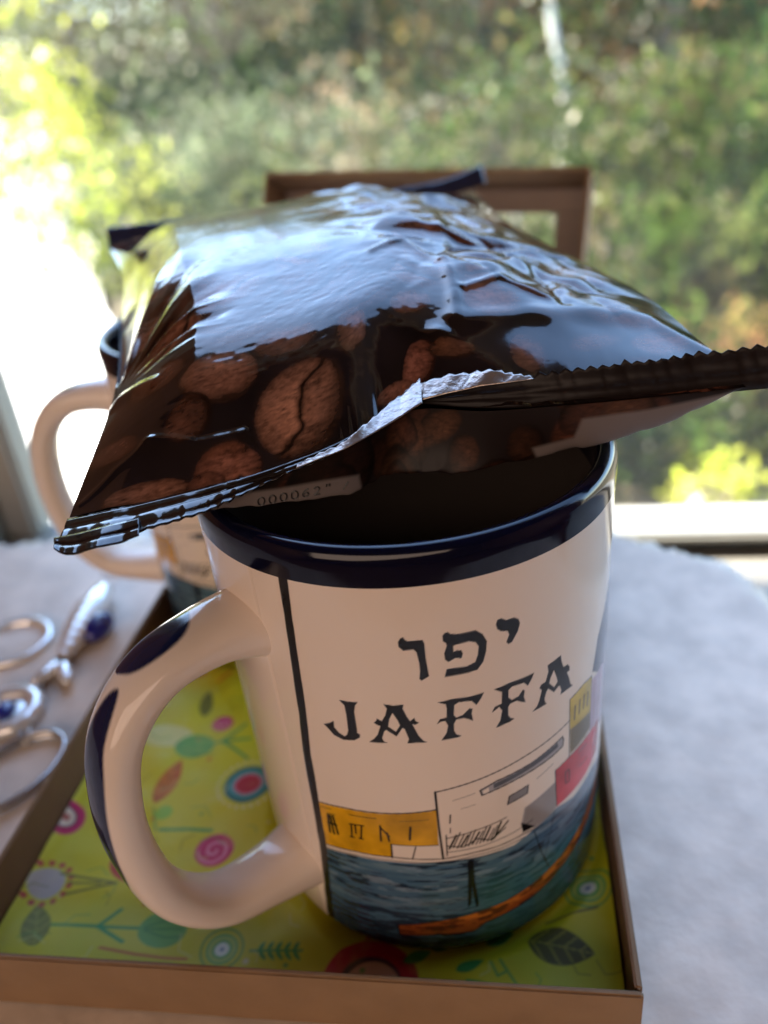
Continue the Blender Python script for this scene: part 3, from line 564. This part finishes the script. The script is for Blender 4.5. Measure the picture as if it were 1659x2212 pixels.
CREASE += [([px2st(320, 962), px2st(420, 967), px2st(525, 945)], 1.3, .0006), ([px2st(175, 1092), px2st(250, 1020), px2st(320, 962)], .8, .00028), ([px2st(160, 1125), px2st(230, 1108)], .7, .0003),
           ([px2st(940, 470), px2st(1010, 540), px2st(1100, 640), px2st(1200, 700)], 3.5, .0004), ([px2st(980, 690), px2st(1150, 680), px2st(1400, 690), px2st(1560, 745)], 2.6, .0006),
           ([px2st(330, 830), px2st(255, 870)], 1.5, .0007), ([px2st(935, 455), px2st(960, 560), px2st(985, 690)], 1.6, .0006), ([px2st(800, 540), px2st(870, 520), px2st(950, 560)], 1.2, .0004), ([px2st(1000, 620), px2st(1080, 600), px2st(1180, 640)], 1.1, .0005), ([px2st(1040, 520), px2st(1120, 560), px2st(1220, 650)], 1.3, -.0005), ([px2st(880, 560), px2st(960, 590), px2st(1060, 570)], 2.0, .0002)]
b1, b2, b3 = px2st(790, 690), px2st(955, 725), px2st(480, 800)
BUMPS += [(b1[0], b1[1], 12, .0016), (b2[0], b2[1], 2.6, .0011), (b3[0], b3[1], 16, .0005)]

BEANS = [  # photo centre, end of long half-axis, half width / half length, lightness, reddish, crease
 ((658, 878), (690, 786), .80, 1.0, .25, 1), ((475, 815), (552, 810), .64, .80, .35, 0), ((405, 905), (415, 855), .70, .34, .5, 0), ((492, 1018), (560, 1012), .66, .72, .75, 2),
 ((318, 1076), (405, 1070), .36, .72, .35, 0), ((760, 722), (768, 764), .62, .62, .35, 0), ((618, 742), (682, 722), .5, .5, .4, 0), ((238, 985), (290, 965), .5, .3, .6, 0),
 ((335, 825), (395, 800), .55, .36, .5, 0), ((902, 790), (925, 742), .5, .75, .9, 0), ((1145, 762), (1150, 798), .6, .5, .3, 0), ((978, 755), (1022, 750), .35, .45, .3, 0),
 ((1432, 742), (1480, 735), .55, .6, .5, 0), ((1065, 650), (1110, 640), .8, .7, .4, 0), ((880, 655), (925, 648), .55, .6, .4, 0), ((1530, 742), (1555, 742), .6, .75, .8, 0), ((450, 1065), (490, 1050), .6, .5, .7, 0), ((860, 850), (900, 838), .3, .7, .6, 0), ((1290, 735), (1335, 728), .4, .35, .4, 0)]
def paint_beans(c, S, T, beans):
    for cen, ax, ratio, lg, red, crease in beans:
        e = ax - cen; Ln = np.linalg.norm(e) + 1e-6; e = e / Ln; Ln *= 1.14; ratio = min(1.0, ratio * 1.22); nn = np.array([-e[1], e[0]])
        box = (np.abs(S - cen[0]) < Ln * 1.3) & (np.abs(T - cen[1]) < Ln * 1.3)
        if not box.any(): continue
        s, t = S[box] - cen[0], T[box] - cen[1]
        x = (s * e[0] + t * e[1]) / Ln; y = (s * nn[0] + t * nn[1]) / (Ln * ratio)
        r = np.hypot(x, y) + .05 * vnoise(x * 2.5, y * 2.5, int(cen[0] * 7) % 97)
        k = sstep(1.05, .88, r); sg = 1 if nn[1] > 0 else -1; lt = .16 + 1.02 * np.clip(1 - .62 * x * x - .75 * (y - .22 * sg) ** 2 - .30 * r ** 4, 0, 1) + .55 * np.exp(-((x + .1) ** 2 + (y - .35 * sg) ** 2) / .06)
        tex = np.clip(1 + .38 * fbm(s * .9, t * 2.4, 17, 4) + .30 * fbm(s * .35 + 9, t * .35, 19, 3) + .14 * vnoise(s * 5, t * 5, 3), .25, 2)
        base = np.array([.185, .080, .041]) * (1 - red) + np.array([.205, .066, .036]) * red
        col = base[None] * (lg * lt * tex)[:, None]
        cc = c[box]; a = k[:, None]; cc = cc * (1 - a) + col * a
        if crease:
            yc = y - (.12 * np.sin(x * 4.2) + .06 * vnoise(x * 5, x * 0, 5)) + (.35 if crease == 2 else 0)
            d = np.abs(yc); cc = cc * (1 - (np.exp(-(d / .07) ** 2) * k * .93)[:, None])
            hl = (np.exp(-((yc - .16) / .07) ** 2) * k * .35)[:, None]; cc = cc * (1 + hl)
        c[box] = cc
nu, nv = 440, 560
U, V = np.meshgrid(np.linspace(0, 1, nu), np.linspace(0, 1, nv) ** 1.12, indexing='ij'); S, T = U * 119, V * 165
DARK = np.array([.0105, .0060, .0056])
col = np.empty(U.shape + (3,)); col[:] = DARK; col *= (1 + .5 * fbm(S * .09, T * .09, 55, 3))[..., None]
rnd = []
rb_ = random.Random(4)
known = [px2st(*b[0]) for b in BEANS]
for k in range(340):
    cen = np.array([rb_.uniform(0, 119), rb_.uniform(2, 165)])
    if min(np.hypot(*(cen - q)) for q in known) < 9: continue
    a = rb_.uniform(0, 6.28); L_ = rb_.uniform(6, 10); rnd.append((cen, cen + L_ * np.array([math.cos(a), math.sin(a)]), rb_.uniform(.5, .75), rb_.uniform(.22, .75) * (1 if cen[1] > 45 else .75), rb_.random(), int(rb_.random() < .4)))
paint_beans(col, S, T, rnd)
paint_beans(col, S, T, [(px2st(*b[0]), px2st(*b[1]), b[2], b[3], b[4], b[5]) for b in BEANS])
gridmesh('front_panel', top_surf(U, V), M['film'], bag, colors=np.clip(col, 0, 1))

def bot_surf(U, V):
    P = mid(U, V).copy(); S, T = U * 119, V * 165
    pv = np.where(V < .035, (1 - (1 - V / .035) ** 2) ** .5, 1) * np.where(V > .8, (1 - ((V - .8) / .2) ** 2) ** .6, 1)
    pu = (1 - np.abs(2 * U - 1) ** 3.0) ** .75
    h = np.clip(P[..., 2] - .1049, .002, 1) * pu * pv * 1.0
    h += (.0006 * vnoise(S * .22, T * .1, 81) + .0004 * vnoise(S * .5, T * .25, 82) + .0009 * (np.abs(vnoise(S * .12 + T * .1, T * .05, 83)) - .4)) * pv * pu * np.exp(-T / 25)
    P[..., 2] -= h
    P[..., 1] -= (.0028 + .0022 * sstep(.60, .40, U) + .0060 * np.exp(-((U - .56) / .11) ** 2) + .035 * np.clip(V, 0, .035)) * np.exp(-((V - .035) / .035) ** 2) * pu; return P
nu2, nv2 = 420, 260
U, V = np.meshgrid(np.linspace(0, 1, nu2), np.linspace(0, 1, nv2) ** 2.2, indexing='ij'); S, T = U * 119, V * 165
PB = bot_surf(U, V)
col = np.empty(U.shape + (3,)); col[:] = DARK
arc = np.concatenate([np.zeros((nu2, 1)), np.cumsum(np.linalg.norm(np.diff(PB, axis=1), axis=2), 1)], 1) * 1000   # mm down the film from the seal
rnd = []
for k in range(150):
    cen = np.array([rb_.uniform(30, 110), rb_.uniform(1, 60)]); a = rb_.uniform(0, 6.28); L_ = rb_.uniform(3, 6)
    rnd.append((cen, cen + L_ * np.array([math.cos(a), math.sin(a)]), rb_.uniform(.4, .75), rb_.uniform(.05, .30), rb_.random(), 0))
paint_beans(col, S, arc, rnd)
PXB = proj(PB)
lab = np.clip(.5 - poly_sd(PXB[..., 0], PXB[..., 1], [(470, 1072), (600, 1056), (700, 1038), (775, 1026), (790, 1100), (640, 1120), (470, 1140)]) / 8, 0, 1)
lab = np.maximum(lab, np.clip(.5 - poly_sd(PXB[..., 0], PXB[..., 1], [(1150, 968), (1240, 945), (1258, 905), (1400, 885), (1580, 848), (1640, 850), (1500, 910), (1340, 965), (1160, 990)]) / 8, 0, 1)) * (arc < 26)
blend(col, (.15, .125, .118), lab)
back_panel = gridmesh('back_panel', PB, M['film_back'], bag, colors=np.clip(col, 0, 1), flip=True)

# sealed ends: crimped strips of film
def strip(name, A, Bp, m, par=None, n=260, rows=13, crimp=.00016, serr=0.0, period=.0021, colors=None, lines=(), wav=.0003):
    a, b = spline(A, n), spline(Bp, n); s = np.r_[0, np.cumsum(np.linalg.norm(np.diff(a, axis=0), axis=1))]
    t = np.linspace(0, 1, rows)[None, :, None]
    P = a[:, None] * (1 - t) + b[:, None] * t
    nr = np.cross(np.gradient(a, axis=0), b - a); nr /= np.linalg.norm(nr, axis=1)[:, None] + 1e-12
    tt = np.linspace(0, 1, rows)
    dz = crimp * sum(np.exp(-((tt - l) / .07) ** 2) for l in lines) if len(lines) else 0 * tt
    P = P + nr[:, None] * (dz[None, :, None] + (wav * vnoise(s * 260, s * 0, 61)[:, None] * (.3 + tt[None]) + wav * .5 * vnoise(s * 800, s * 0, 62)[:, None] * tt[None])[..., None])
    if serr:
        tri = np.abs(((s / period) % 1) * 2 - 1) * serr * (1 + .35 * vnoise(s * 500, s * 0, 63)); d = (b - a) / np.linalg.norm(b - a, axis=1)[:, None]
        P[:, -1] += d * tri[:, None]; P[:, -2] += d * tri[:, None] * .5
    c = np.empty(P.shape); c[:] = DARK * .8 if colors is None else colors
    o = gridmesh(name, P, m, par or bag, colors=c); sm = o.modifiers.new('film', 'SOLIDIFY'); sm.thickness = .00016; sm.offset = 0
    return o
# right half: the seal stands up, its toothed edge on top
seal_r = strip('front_seal', pxz([(905, 872, .1163), (1054, 882, .1158), (1237, 875, .1150), (1459, 856, .1150), (1670, 838, .1155), (1760, 830, .1158)]),
      pxz([(900, 862, .1172), (1015, 838, .1187), (1126, 819, .1198), (1293, 794, .1212), (1459, 775, .1218), (1659, 750, .1225), (1760, 738, .1225)]), M['film_back'], n=420, serr=.0007, lines=(.18, .30, .52, .62), crimp=.00030)
# left half: the seal lies forward and droops
seal_l = strip('front_seal', pxz([(146, 1122, .1086), (300, 1088, .1096), (430, 1056, .1106), (575, 1016, .1120), (737, 953, .1144), (850, 884, .1160)]),
      pxz([(122, 1186, .1078), (300, 1146, .1084), (430, 1108, .1092), (575, 1040, .1112), (737, 968, .1140), (850, 894, .1158)]), M['film'], n=380, lines=(.34, .82), crimp=.00024, serr=.0004, wav=.00022)
strip('seal_tail', pxz([(117, 1163, .1084), (170, 1152, .1087), (300, 1118, .1093)]), pxz([(118, 1190, .1080), (150, 1201, .1078), (300, 1156, .1085)]), M['film'], n=80, lines=(.5,), crimp=.0003)
# silver inside of the film showing where the seal is twisted over
strip('silver_lining', pxz([(640, 1010, .1134), (760, 962, .1152), (831, 922, .1164), (912, 872, .1180)]), pxz([(640, 1004, .1137), (760, 944, .1160), (848, 868, .1182), (908, 826, .1196)]), M['silver'], seal_l, n=220, serr=.00045, period=.0019, wav=.0004)
strip('silver_lining', pxz([(900, 866, .1178), (1000, 842, .1190), (1150, 819, .1201)]), pxz([(905, 826, .1197), (1000, 806, .1209), (1090, 808, .1207), (1152, 817, .1202)]), M['silver'], seal_r, n=160, serr=.0006, wav=.0005)
# back seal
bk = spline([BLc, (-.045, .1415, .1248), (0, .149, .1250), BRc], 60)
dirb = np.array([-.10, .55, .83]) * .0066
bk = np.vstack([bk, bk[-1] + [.0045, .0012, .0022]])
bk = bk[list(range(0, 60, 6)) + [60]]
strip('back_seal', bk, [p + dirb * (.35 + .65 * (abs(i - 5) / 5) ** 2) + np.array([0, 0, .0006 * math.sin(i)]) for i, p in enumerate(bk)], M['film'], n=240, serr=.0006, lines=(.25, .45, .65, .85), crimp=.0003, colors=np.array([.02, .022, .05]))

# digits printed on the pale label strip: thin ink pieces laid on the film
bpy.context.view_layer.update()
tree = BVHTree.FromPolygons([tuple(p) for p in PB.reshape(-1, 3)], [tuple(f) for f in grid_faces(nu2, nv2)])
M['ink'] = mat('black_ink', (.012, .010, .010), rough=.5)
def on_back(px, py):
    d = Vector(ray(px, py)).normalized(); h, nrm_, _, _ = tree.ray_cast(Vector(CAM), d)
    return None if h is None else h - d * .00015
GL = {'0': [[(.5 + .42 * math.cos(a), .5 + .5 * math.sin(a)) for a in np.linspace(0, 6.283, 17)]], '6': [[(.85, .95), (.45, .85), (.15, .5), (.12, .25), (.35, .02), (.7, .05), (.88, .28), (.7, .52), (.35, .5), (.14, .3)]],
      '2': [[(.12, .78), (.3, .97), (.65, .98), (.86, .75), (.7, .45), (.12, .02), (.9, .02)]], '|': [[(.3, .75), (.35, 1.1)], [(.65, .75), (.7, 1.1)]], '/': [[(.2, 0), (.8, .9)]]}
bmd = bmesh.new()
for i, (ch, x0) in enumerate([('|', 541), ('0', 556), ('0', 580), ('0', 604), ('0', 628), ('6', 652), ('2', 676), ('|', 700), ('/', 738)]):
    for ln_ in GL[ch]:
        pts = []
        for gx_, gy_ in ln_:
            X_ = x0 + gx_ * 17; Y_ = 1096 - (X_ - 540) * .19 - gy_ * 17 + (17 if ch == '|' and i == 0 else 0)
            h = on_back(X_, Y_)
            if h: pts.append((np.array(h), np.array(on_back(X_ + 1.0, Y_ + 1.2) or h) - np.array(h)))
        for (a, da), (b, db) in zip(pts[:-1], pts[1:]):
            if np.linalg.norm(a - b) > .004: continue
            e = (b - a) / (np.linalg.norm(b - a) + 1e-9); vdir = (a - CAM) / np.linalg.norm(a - CAM); nn = np.cross(e, vdir); nn = nn / (np.linalg.norm(nn) + 1e-9) * .00013
            q = [bmd.verts.new(Vector(p)) for p in (a - nn, b - nn, b + nn, a + nn)]
            try: bmd.faces.new(q)
            except ValueError: pass
if len(bmd.faces): link('printed_digits', bmd, M['ink'], back_panel, smooth=False)

# ------------------------------------------------------------------ key rings on the table
def tw(px, py, z=0.0): return onz(px, py, z)
def flat_ring(name, cen, r, wd, th, m, parent=None, seg=72, wav=0.0):
    a = np.linspace(0, 2 * np.pi, seg, endpoint=False); sec = [(-wd, -th), (-wd * .8, th * .7), (0, th), (wd * .8, th * .7), (wd, -th)]
    P = np.stack([np.stack([cen[0] + np.cos(a) * (r * (1 + wav * np.cos(12 * a)) + dx), cen[1] + np.sin(a) * (r * (1 + wav * np.cos(12 * a)) + dx), cen[2] + dz + 0 * a], -1) for dx, dz in sec + sec[:1]], 1)
    return gridmesh(name, P, m, parent, wrap=True)
def ellipsoid(name, cen, ax, R3, m, parent=None, seg=20, rings=14):
    """ax: unit long axis in the table plane; R3: radii along axis, across, up"""
    ax = np.array([ax[0], ax[1], 0.0]); ax /= np.linalg.norm(ax); nn = np.array([-ax[1], ax[0], 0]); up = np.array([0, 0, 1.0])
    t = np.linspace(.02, np.pi - .02, rings); a = np.linspace(0, 2 * np.pi, seg, endpoint=False)
    P = np.array(cen)[None, None] + (np.cos(t)[None, :, None] * R3[0] * ax + (np.sin(t)[None] * np.cos(a)[:, None])[..., None] * R3[1] * nn + (np.sin(t)[None] * np.sin(a)[:, None])[..., None] * R3[2] * up)
    return gridmesh(name, P, m, parent, wrap=True)
head, tail = tw(228, 1268, .004), tw(132, 1425, .004)
fish = empty('fish_key_ring'); tag(fish, 'silver fish key ring with a blue glass drop beside the box', 'key ring')
ax = tail - head; Lf = np.linalg.norm(ax); ax /= Lf; nn = np.array([-ax[1], ax[0], 0])
nseg = 9
def fr_(t): return .0056 * np.sin(np.pi * np.clip(.16 + .78 * t, 0, 1)) ** .8
ts = np.linspace(0, 1, 90); rad = np.array([fr_(t) for t in ts]) * (1 + .10 * np.where(ts > .3, np.abs(np.sin(ts * nseg * np.pi * 1.2)), 0)); rad[0] = .0006; rad[1] *= .6
A = tube_arr([head + ax * Lf * t for t in ts], rad, 24); A[..., 2] = .0042 + (A[..., 2] - .004) * .8
gridmesh('body', A, M['silvermetal'], fish, wrap=True)
for s in (-1, 1): ellipsoid('tail_lobe', tail + ax * .005 + nn * s * .0030 + [0, 0, -.001], ax + nn * s * .55, (.0066, .0026, .0020), M['silvermetal'], fish)
dc = tw(213, 1352, .004); ellipsoid('glass_drop', dc, -ax + nn * .1, (.0078, .0048, .0042), M['bead'], fish); ellipsoid('eye', head + ax * .005 + [0, 0, .0032], ax, (.0012, .0012, .0008), M['bead'], fish)
rc = tw(28, 1385, .0012); flat_ring('split_ring', rc, .0124, .0017, .0010, M['silvermetal'], fish)
for k in range(4):
    p = tw(105 + 6 * k, 1452 - 9 * k, .0018); tube('chain_link', [p + np.array([.0022 * math.cos(a), .0013 * math.sin(a), .0006 * math.sin(a + k)]) for a in np.linspace(0, 6.283, 14, endpoint=False)], .0004, M['steel'], fish, 6, True)
tube('chain_link', [tw(235, 1240, .001) + np.array([.0028 * math.cos(a), .0018 * math.sin(a), 0]) for a in np.linspace(0, 6.283, 16, endpoint=False)], .0003, M['steel'], fish, 6, True)
eyek = empty('round_key_ring'); tag(eyek, 'round silver key ring charm with a dark blue centre beside the box', 'key ring')
ec = tw(14, 1535, .0022); flat_ring('charm_frame', ec, .0088, .0030, .0020, M['silvermetal'], eyek, wav=.02)
ellipsoid('charm_backing', ec + [0, 0, -.0006], (1, 0), (.0068, .0068, .0012), M['steel'], eyek); bead = ellipsoid('blue_bead', ec + [-.001, -.0006, .0008], (1, 0), (.0042, .0042, .0020), M['bead'], eyek); ellipsoid('pupil', ec + [-.0022, .0004, .0026], (1, 0), (.0014, .0014, .0006), M['whitebead'], bead)
lc = tw(55, 1655, .0012); dl = tw(150, 1600, 0) - tw(0, 1722, 0); dl /= np.linalg.norm(dl); nl = np.array([-dl[1], dl[0], 0])
for k in (0, 1): tube('split_ring', [lc + dl * .0165 * math.cos(a) - dl * .004 + nl * .0108 * math.sin(a) + np.array([0, 0, .0001 + .0017 * k]) for a in np.linspace(0, 6.283, 80, endpoint=False)], .00085, M['steel'], eyek, 10, True)
for k in range(3):
    p = tw(60 - 4 * k, 1596 - 6 * k, .002); tube('chain_link', [p + np.array([.0016 * math.cos(a), .0022 * math.sin(a), .0006 * math.sin(a + k)]) for a in np.linspace(0, 6.283, 14, endpoint=False)], .0004, M['steel'], eyek, 6, True)

# ------------------------------------------------------------------ garden beyond the window
GZ = -1.0
n_g = 90
gx, gy = np.meshgrid(np.linspace(-60, 60, n_g), np.r_[np.linspace(.62, 20, 60), np.linspace(21, 150, 30)], indexing='ij')
tag(gridmesh('ground', np.stack([gx, gy - .18 * gx * (gy < 1.2), GZ + .03 * fbm(gx * .7, gy * .7, 90, 3)], -1), M['soil']), kind='structure')
py_ = np.linspace(1.3, 40, 60); edge = -.31 * py_ + .16 * vnoise(py_ * .9, py_ * 0, 7); edge0 = -.62 * py_ - .6
tag(gridmesh('garden_path', np.stack([np.stack([edge0, py_, 0 * py_ + GZ + .05], -1), np.stack([edge, py_, 0 * py_ + GZ + .05], -1)], 0), M['path'], flip=True), kind='structure')

def foliage(n, cen, rad, size, cols, rg, clumps=40, lump=.28):
    cen = np.array(cen, float); rad = np.array(rad, float)
    d = rg.normal(size=(clumps, 3)); d /= np.linalg.norm(d, axis=1)[:, None]; cc = d * rg.uniform(.35, 1.0, (clumps, 1)) ** .5 * rad * (1 + .25 * rg.normal(size=(clumps, 1)))
    k = rg.integers(0, clumps, n); p = cen + cc[k] + rg.normal(size=(n, 3)) * rad.min() * lump
    p[:, 2] = np.maximum(p[:, 2], GZ + .02)
    a = rg.normal(size=(n, 3)); a /= np.linalg.norm(a, axis=1)[:, None]; b = np.cross(a, rg.normal(size=(n, 3))); b /= np.linalg.norm(b, axis=1)[:, None]
    sz = size * rg.uniform(.6, 1.35, (n, 1))
    V = np.stack([p - a * sz, p + b * sz * .42 + a * sz * .1, p + a * sz, p - b * sz * .42 + a * sz * .1], 1)
    cols = np.array(cols, float); ck = rg.integers(0, len(cols), clumps); c = cols[np.where(rg.random(n) < .75, ck[k], rg.integers(0, len(cols), n))] * rg.uniform(.65, 1.3, (n, 1))
    return V.reshape(-1, 3), np.repeat(c, 4, 0)
def leafmesh(name, V, C, parent):
    nn_ = len(V) // 4; me = bpy.data.meshes.new(name); me.vertices.add(len(V)); me.vertices.foreach_set('co', V.astype(np.float32).ravel())
    me.loops.add(len(V)); me.loops.foreach_set('vertex_index', np.arange(len(V), dtype=np.int32)); me.polygons.add(nn_); me.polygons.foreach_set('loop_start', np.arange(0, len(V), 4, dtype=np.int32)); me.update(calc_edges=True)
    setcol(me, np.clip(C, 0, 1)); return link(name, me, M['leaf'], parent, smooth=False)
def plant(name, label, cat, group, xy, top, spread, n, size, cols, seed, base=None, bark='bark', trunk_r=.05, clumps=40, stems=3):
    rg = np.random.default_rng(seed); x, y = xy; root = empty(name, (x, y, GZ)); tag(root, label, cat, group)
    zb = GZ + .05 if base is None else base; cz = (top + zb) / 2
    V, C = foliage(n, (x, y, cz), (spread, spread, (top - zb) / 2), size, cols, rg, clumps); V = V - np.array([x, y, GZ])
    npale = max(6, n // 260); q = rg.permutation(n)[:npale]; C.reshape(n, 4, 3)[q] = np.array(PALE)[rg.integers(0, 2, npale)][:, None]
    C = C * np.repeat(.55 + .9 * (.5 + .5 * np.sin(V[::4, 0] * 5.1 / spread + seed) * np.cos(V[::4, 2] * 6.3 + V[::4, 1] * 3.7)), 4)[:, None]
    leafmesh('crown' if cat == 'tree' else 'foliage', V, C, root)
    for k in range(stems if cat != 'tree' else 1):
        lean_ = rg.normal(size=2) * .15 * spread; pts = spline([(0, 0, -.03), (lean_[0] * .3, lean_[1] * .3, (zb - GZ) * .5 + .1), (lean_[0], lean_[1], cz - GZ), (lean_[0] * 2.4, lean_[1] * 2.4, (top - GZ) * .88)], 14)
        tube('trunk' if cat == 'tree' else 'stem', pts, np.linspace(trunk_r, trunk_r * .25, 14), M[bark], root, 8)
    if cat == 'tree':
        for k in range(5):
            a = rg.uniform(0, 6.28); h0 = (zb - GZ) * .7 + (cz - GZ) * .3
            tube('limb', spline([(0, 0, h0), (math.cos(a) * spread * .4, math.sin(a) * spread * .4, h0 + .35 * (top - zb)), (math.cos(a) * spread * .8, math.sin(a) * spread * .8, h0 + .55 * (top - zb))], 8), np.linspace(trunk_r * .5, trunk_r * .15, 8), M[bark], root, 6)
    return root
MIDG = [(.046, .076, .014), (.064, .096, .020), (.024, .044, .012), (.085, .098, .026), (.075, .062, .026)]
GREY = [(.15, .17, .10), (.12, .145, .075), (.18, .19, .12), (.09, .12, .06)]
DEEP = [(.022, .050, .016), (.035, .068, .018), (.045, .085, .015), (.014, .032, .012)]
LIME = [(.42, .44, .06), (.32, .37, .04), (.50, .50, .14)]  # leaf colours raised so these plants carry the sun's glow
PALE = [(.55, .42, .34), (.60, .52, .40)]
AUT = [(.20, .10, .03), (.22, .16, .05), (.10, .12, .03), (.26, .13, .06), (.06, .10, .03)]
TAN = [(.30, .21, .13), (.24, .19, .11), (.12, .14, .05)]
TREES = [  # x, y, top, base, spread, colours, label
 (-5.2, 11.0, 2.2, -.4, 1.7, LIME, 'sunlit lime green tree at the far end of the path'), (-3.6, 8.6, 2.0, -.6, 1.2, LIME + LIME + MIDG, 'yellow green tree beside the pale path'),
 (-2.3, 9.2, 2.3, -.8, 1.2, GREY, 'grey green tree with drooping leaves behind the box lid'), (-1.0, 8.4, 2.9, -.9, 1.1, GREY + MIDG, 'soft olive tree between the grey green tree and the tan leaved tree'),
 (.3, 8.8, 3.2, -.8, 1.0, TAN + GREY, 'tree with dry tan leaves above the foil pouch'), (1.4, 8.0, 3.2, -.8, 1.0, AUT, 'reddish autumn tree beside the pale slender trunk'),
 (2.7, 7.6, 3.2, -.8, 1.2, MIDG + AUT, 'green tree mixed with orange leaves'), (3.9, 7.0, 2.9, -.9, 1.2, DEEP, 'dark green tree at the end of the hedge'), (5.2, 7.8, 3.0, -.9, 1.3, MIDG, 'tall mid green tree past the dark green tree')]
TREES += [(-10.5, 17, 3.0, -.9, 2.6, LIME, 'distant bright lime tree beyond the path'), (-6.8, 15.5, 2.9, -.9, 2.3, LIME + GREY, 'distant yellowish tree beyond the grey green tree'), (-3.4, 15.0, 2.9, -.9, 2.2, GREY, 'distant pale tree behind the grey green tree'),
 (-.4, 14.5, 2.8, -.9, 2.2, GREY + MIDG, 'distant olive tree behind the tan leaved tree'), (2.6, 14.0, 2.8, -.9, 2.1, MIDG + TAN, 'distant green tree behind the reddish autumn tree'), (5.6, 13.5, 2.9, -.9, 2.2, MIDG, 'distant mid green tree behind the dark green tree'), (8.6, 13.5, 2.9, -.9, 2.3, DEEP, 'distant deep green tree at the end of the row')]
for i, (x, y, tp, bs, sp, cl, lb) in enumerate(TREES):
    plant('garden_tree', lb, 'tree', 'trees across the garden', (x, y), tp, sp, 7500 if x > -3 else 3000, .055 if y < 12 else .10, cl, 100 + i, bs, trunk_r=.09, clumps=70)
SHRUBS = [
 (-2.05, 5.6, .55, .55, LIME, 'tall sunlit lime shrub leaning over the path', 1500),
 (-1.35, 5.2, -.25, .42, LIME + GREY, 'yellow green shrub at the edge of the path', 2600), (-.75, 5.6, -.1, .55, GREY, 'pale grey green shrub behind the lid', 3000), (.1, 5.4, -.1, .6, GREY + TAN, 'olive shrub with tan leaves behind the lid', 3200),
 (.95, 5.0, .0, .6, MIDG + GREY, 'mid green shrub right of the lid', 3400), (1.75, 4.4, -.05, .6, MIDG, 'bushy green shrub behind the pouch corner', 3600), (2.5, 4.6, .1, .65, DEEP, 'deep green shrub near the dark tree', 3600),
 (1.15, 3.4, -.45, .5, MIDG, 'fresh green low shrub right of the mug', 3400), (1.85, 3.2, -.4, .5, DEEP + MIDG, 'dark low shrub below the deep green shrub', 3400), (.75, 2.6, -.62, .38, MIDG, 'low green shrub beyond the sill', 2800),
 (1.35, 2.3, -.66, .38, MIDG + AUT, 'low shrub with a few dry leaves beyond the sill', 2800), (.25, 3.6, -.55, .45, GREY + MIDG, 'low olive shrub behind the mug', 2600), (.62, 2.05, -.70, .30, MIDG + DEEP, 'low dark shrub just past the sill', 2600), (1.0, 2.05, -.72, .30, MIDG, 'low leafy shrub beside the small lime plant', 2600), (.84, 1.62, -.80, .13, LIME, 'small lime green plant in the sun beyond the sill', 320)]
for i, (x, y, tp, sp, cl, lb, nl_) in enumerate(SHRUBS):
    plant('garden_shrub', lb, 'shrub', 'shrubs in the garden', (x, y), tp, sp, nl_, .032 if y > 2.5 else .022, cl, 300 + i, trunk_r=.018)
pole = empty('slender_tree', (1.35, 5.6, GZ)); tag(pole, 'slender pale bare trunk rising among the shrubs', 'tree')
tube('trunk', spline([(0, 0, 0), (.05, 0, .8), (-.03, .02, 1.3), (.04, 0, 1.9), (.0, 0, 3.0)], 40), np.linspace(.03, .014, 40), M['pale_bark'], pole, 8)
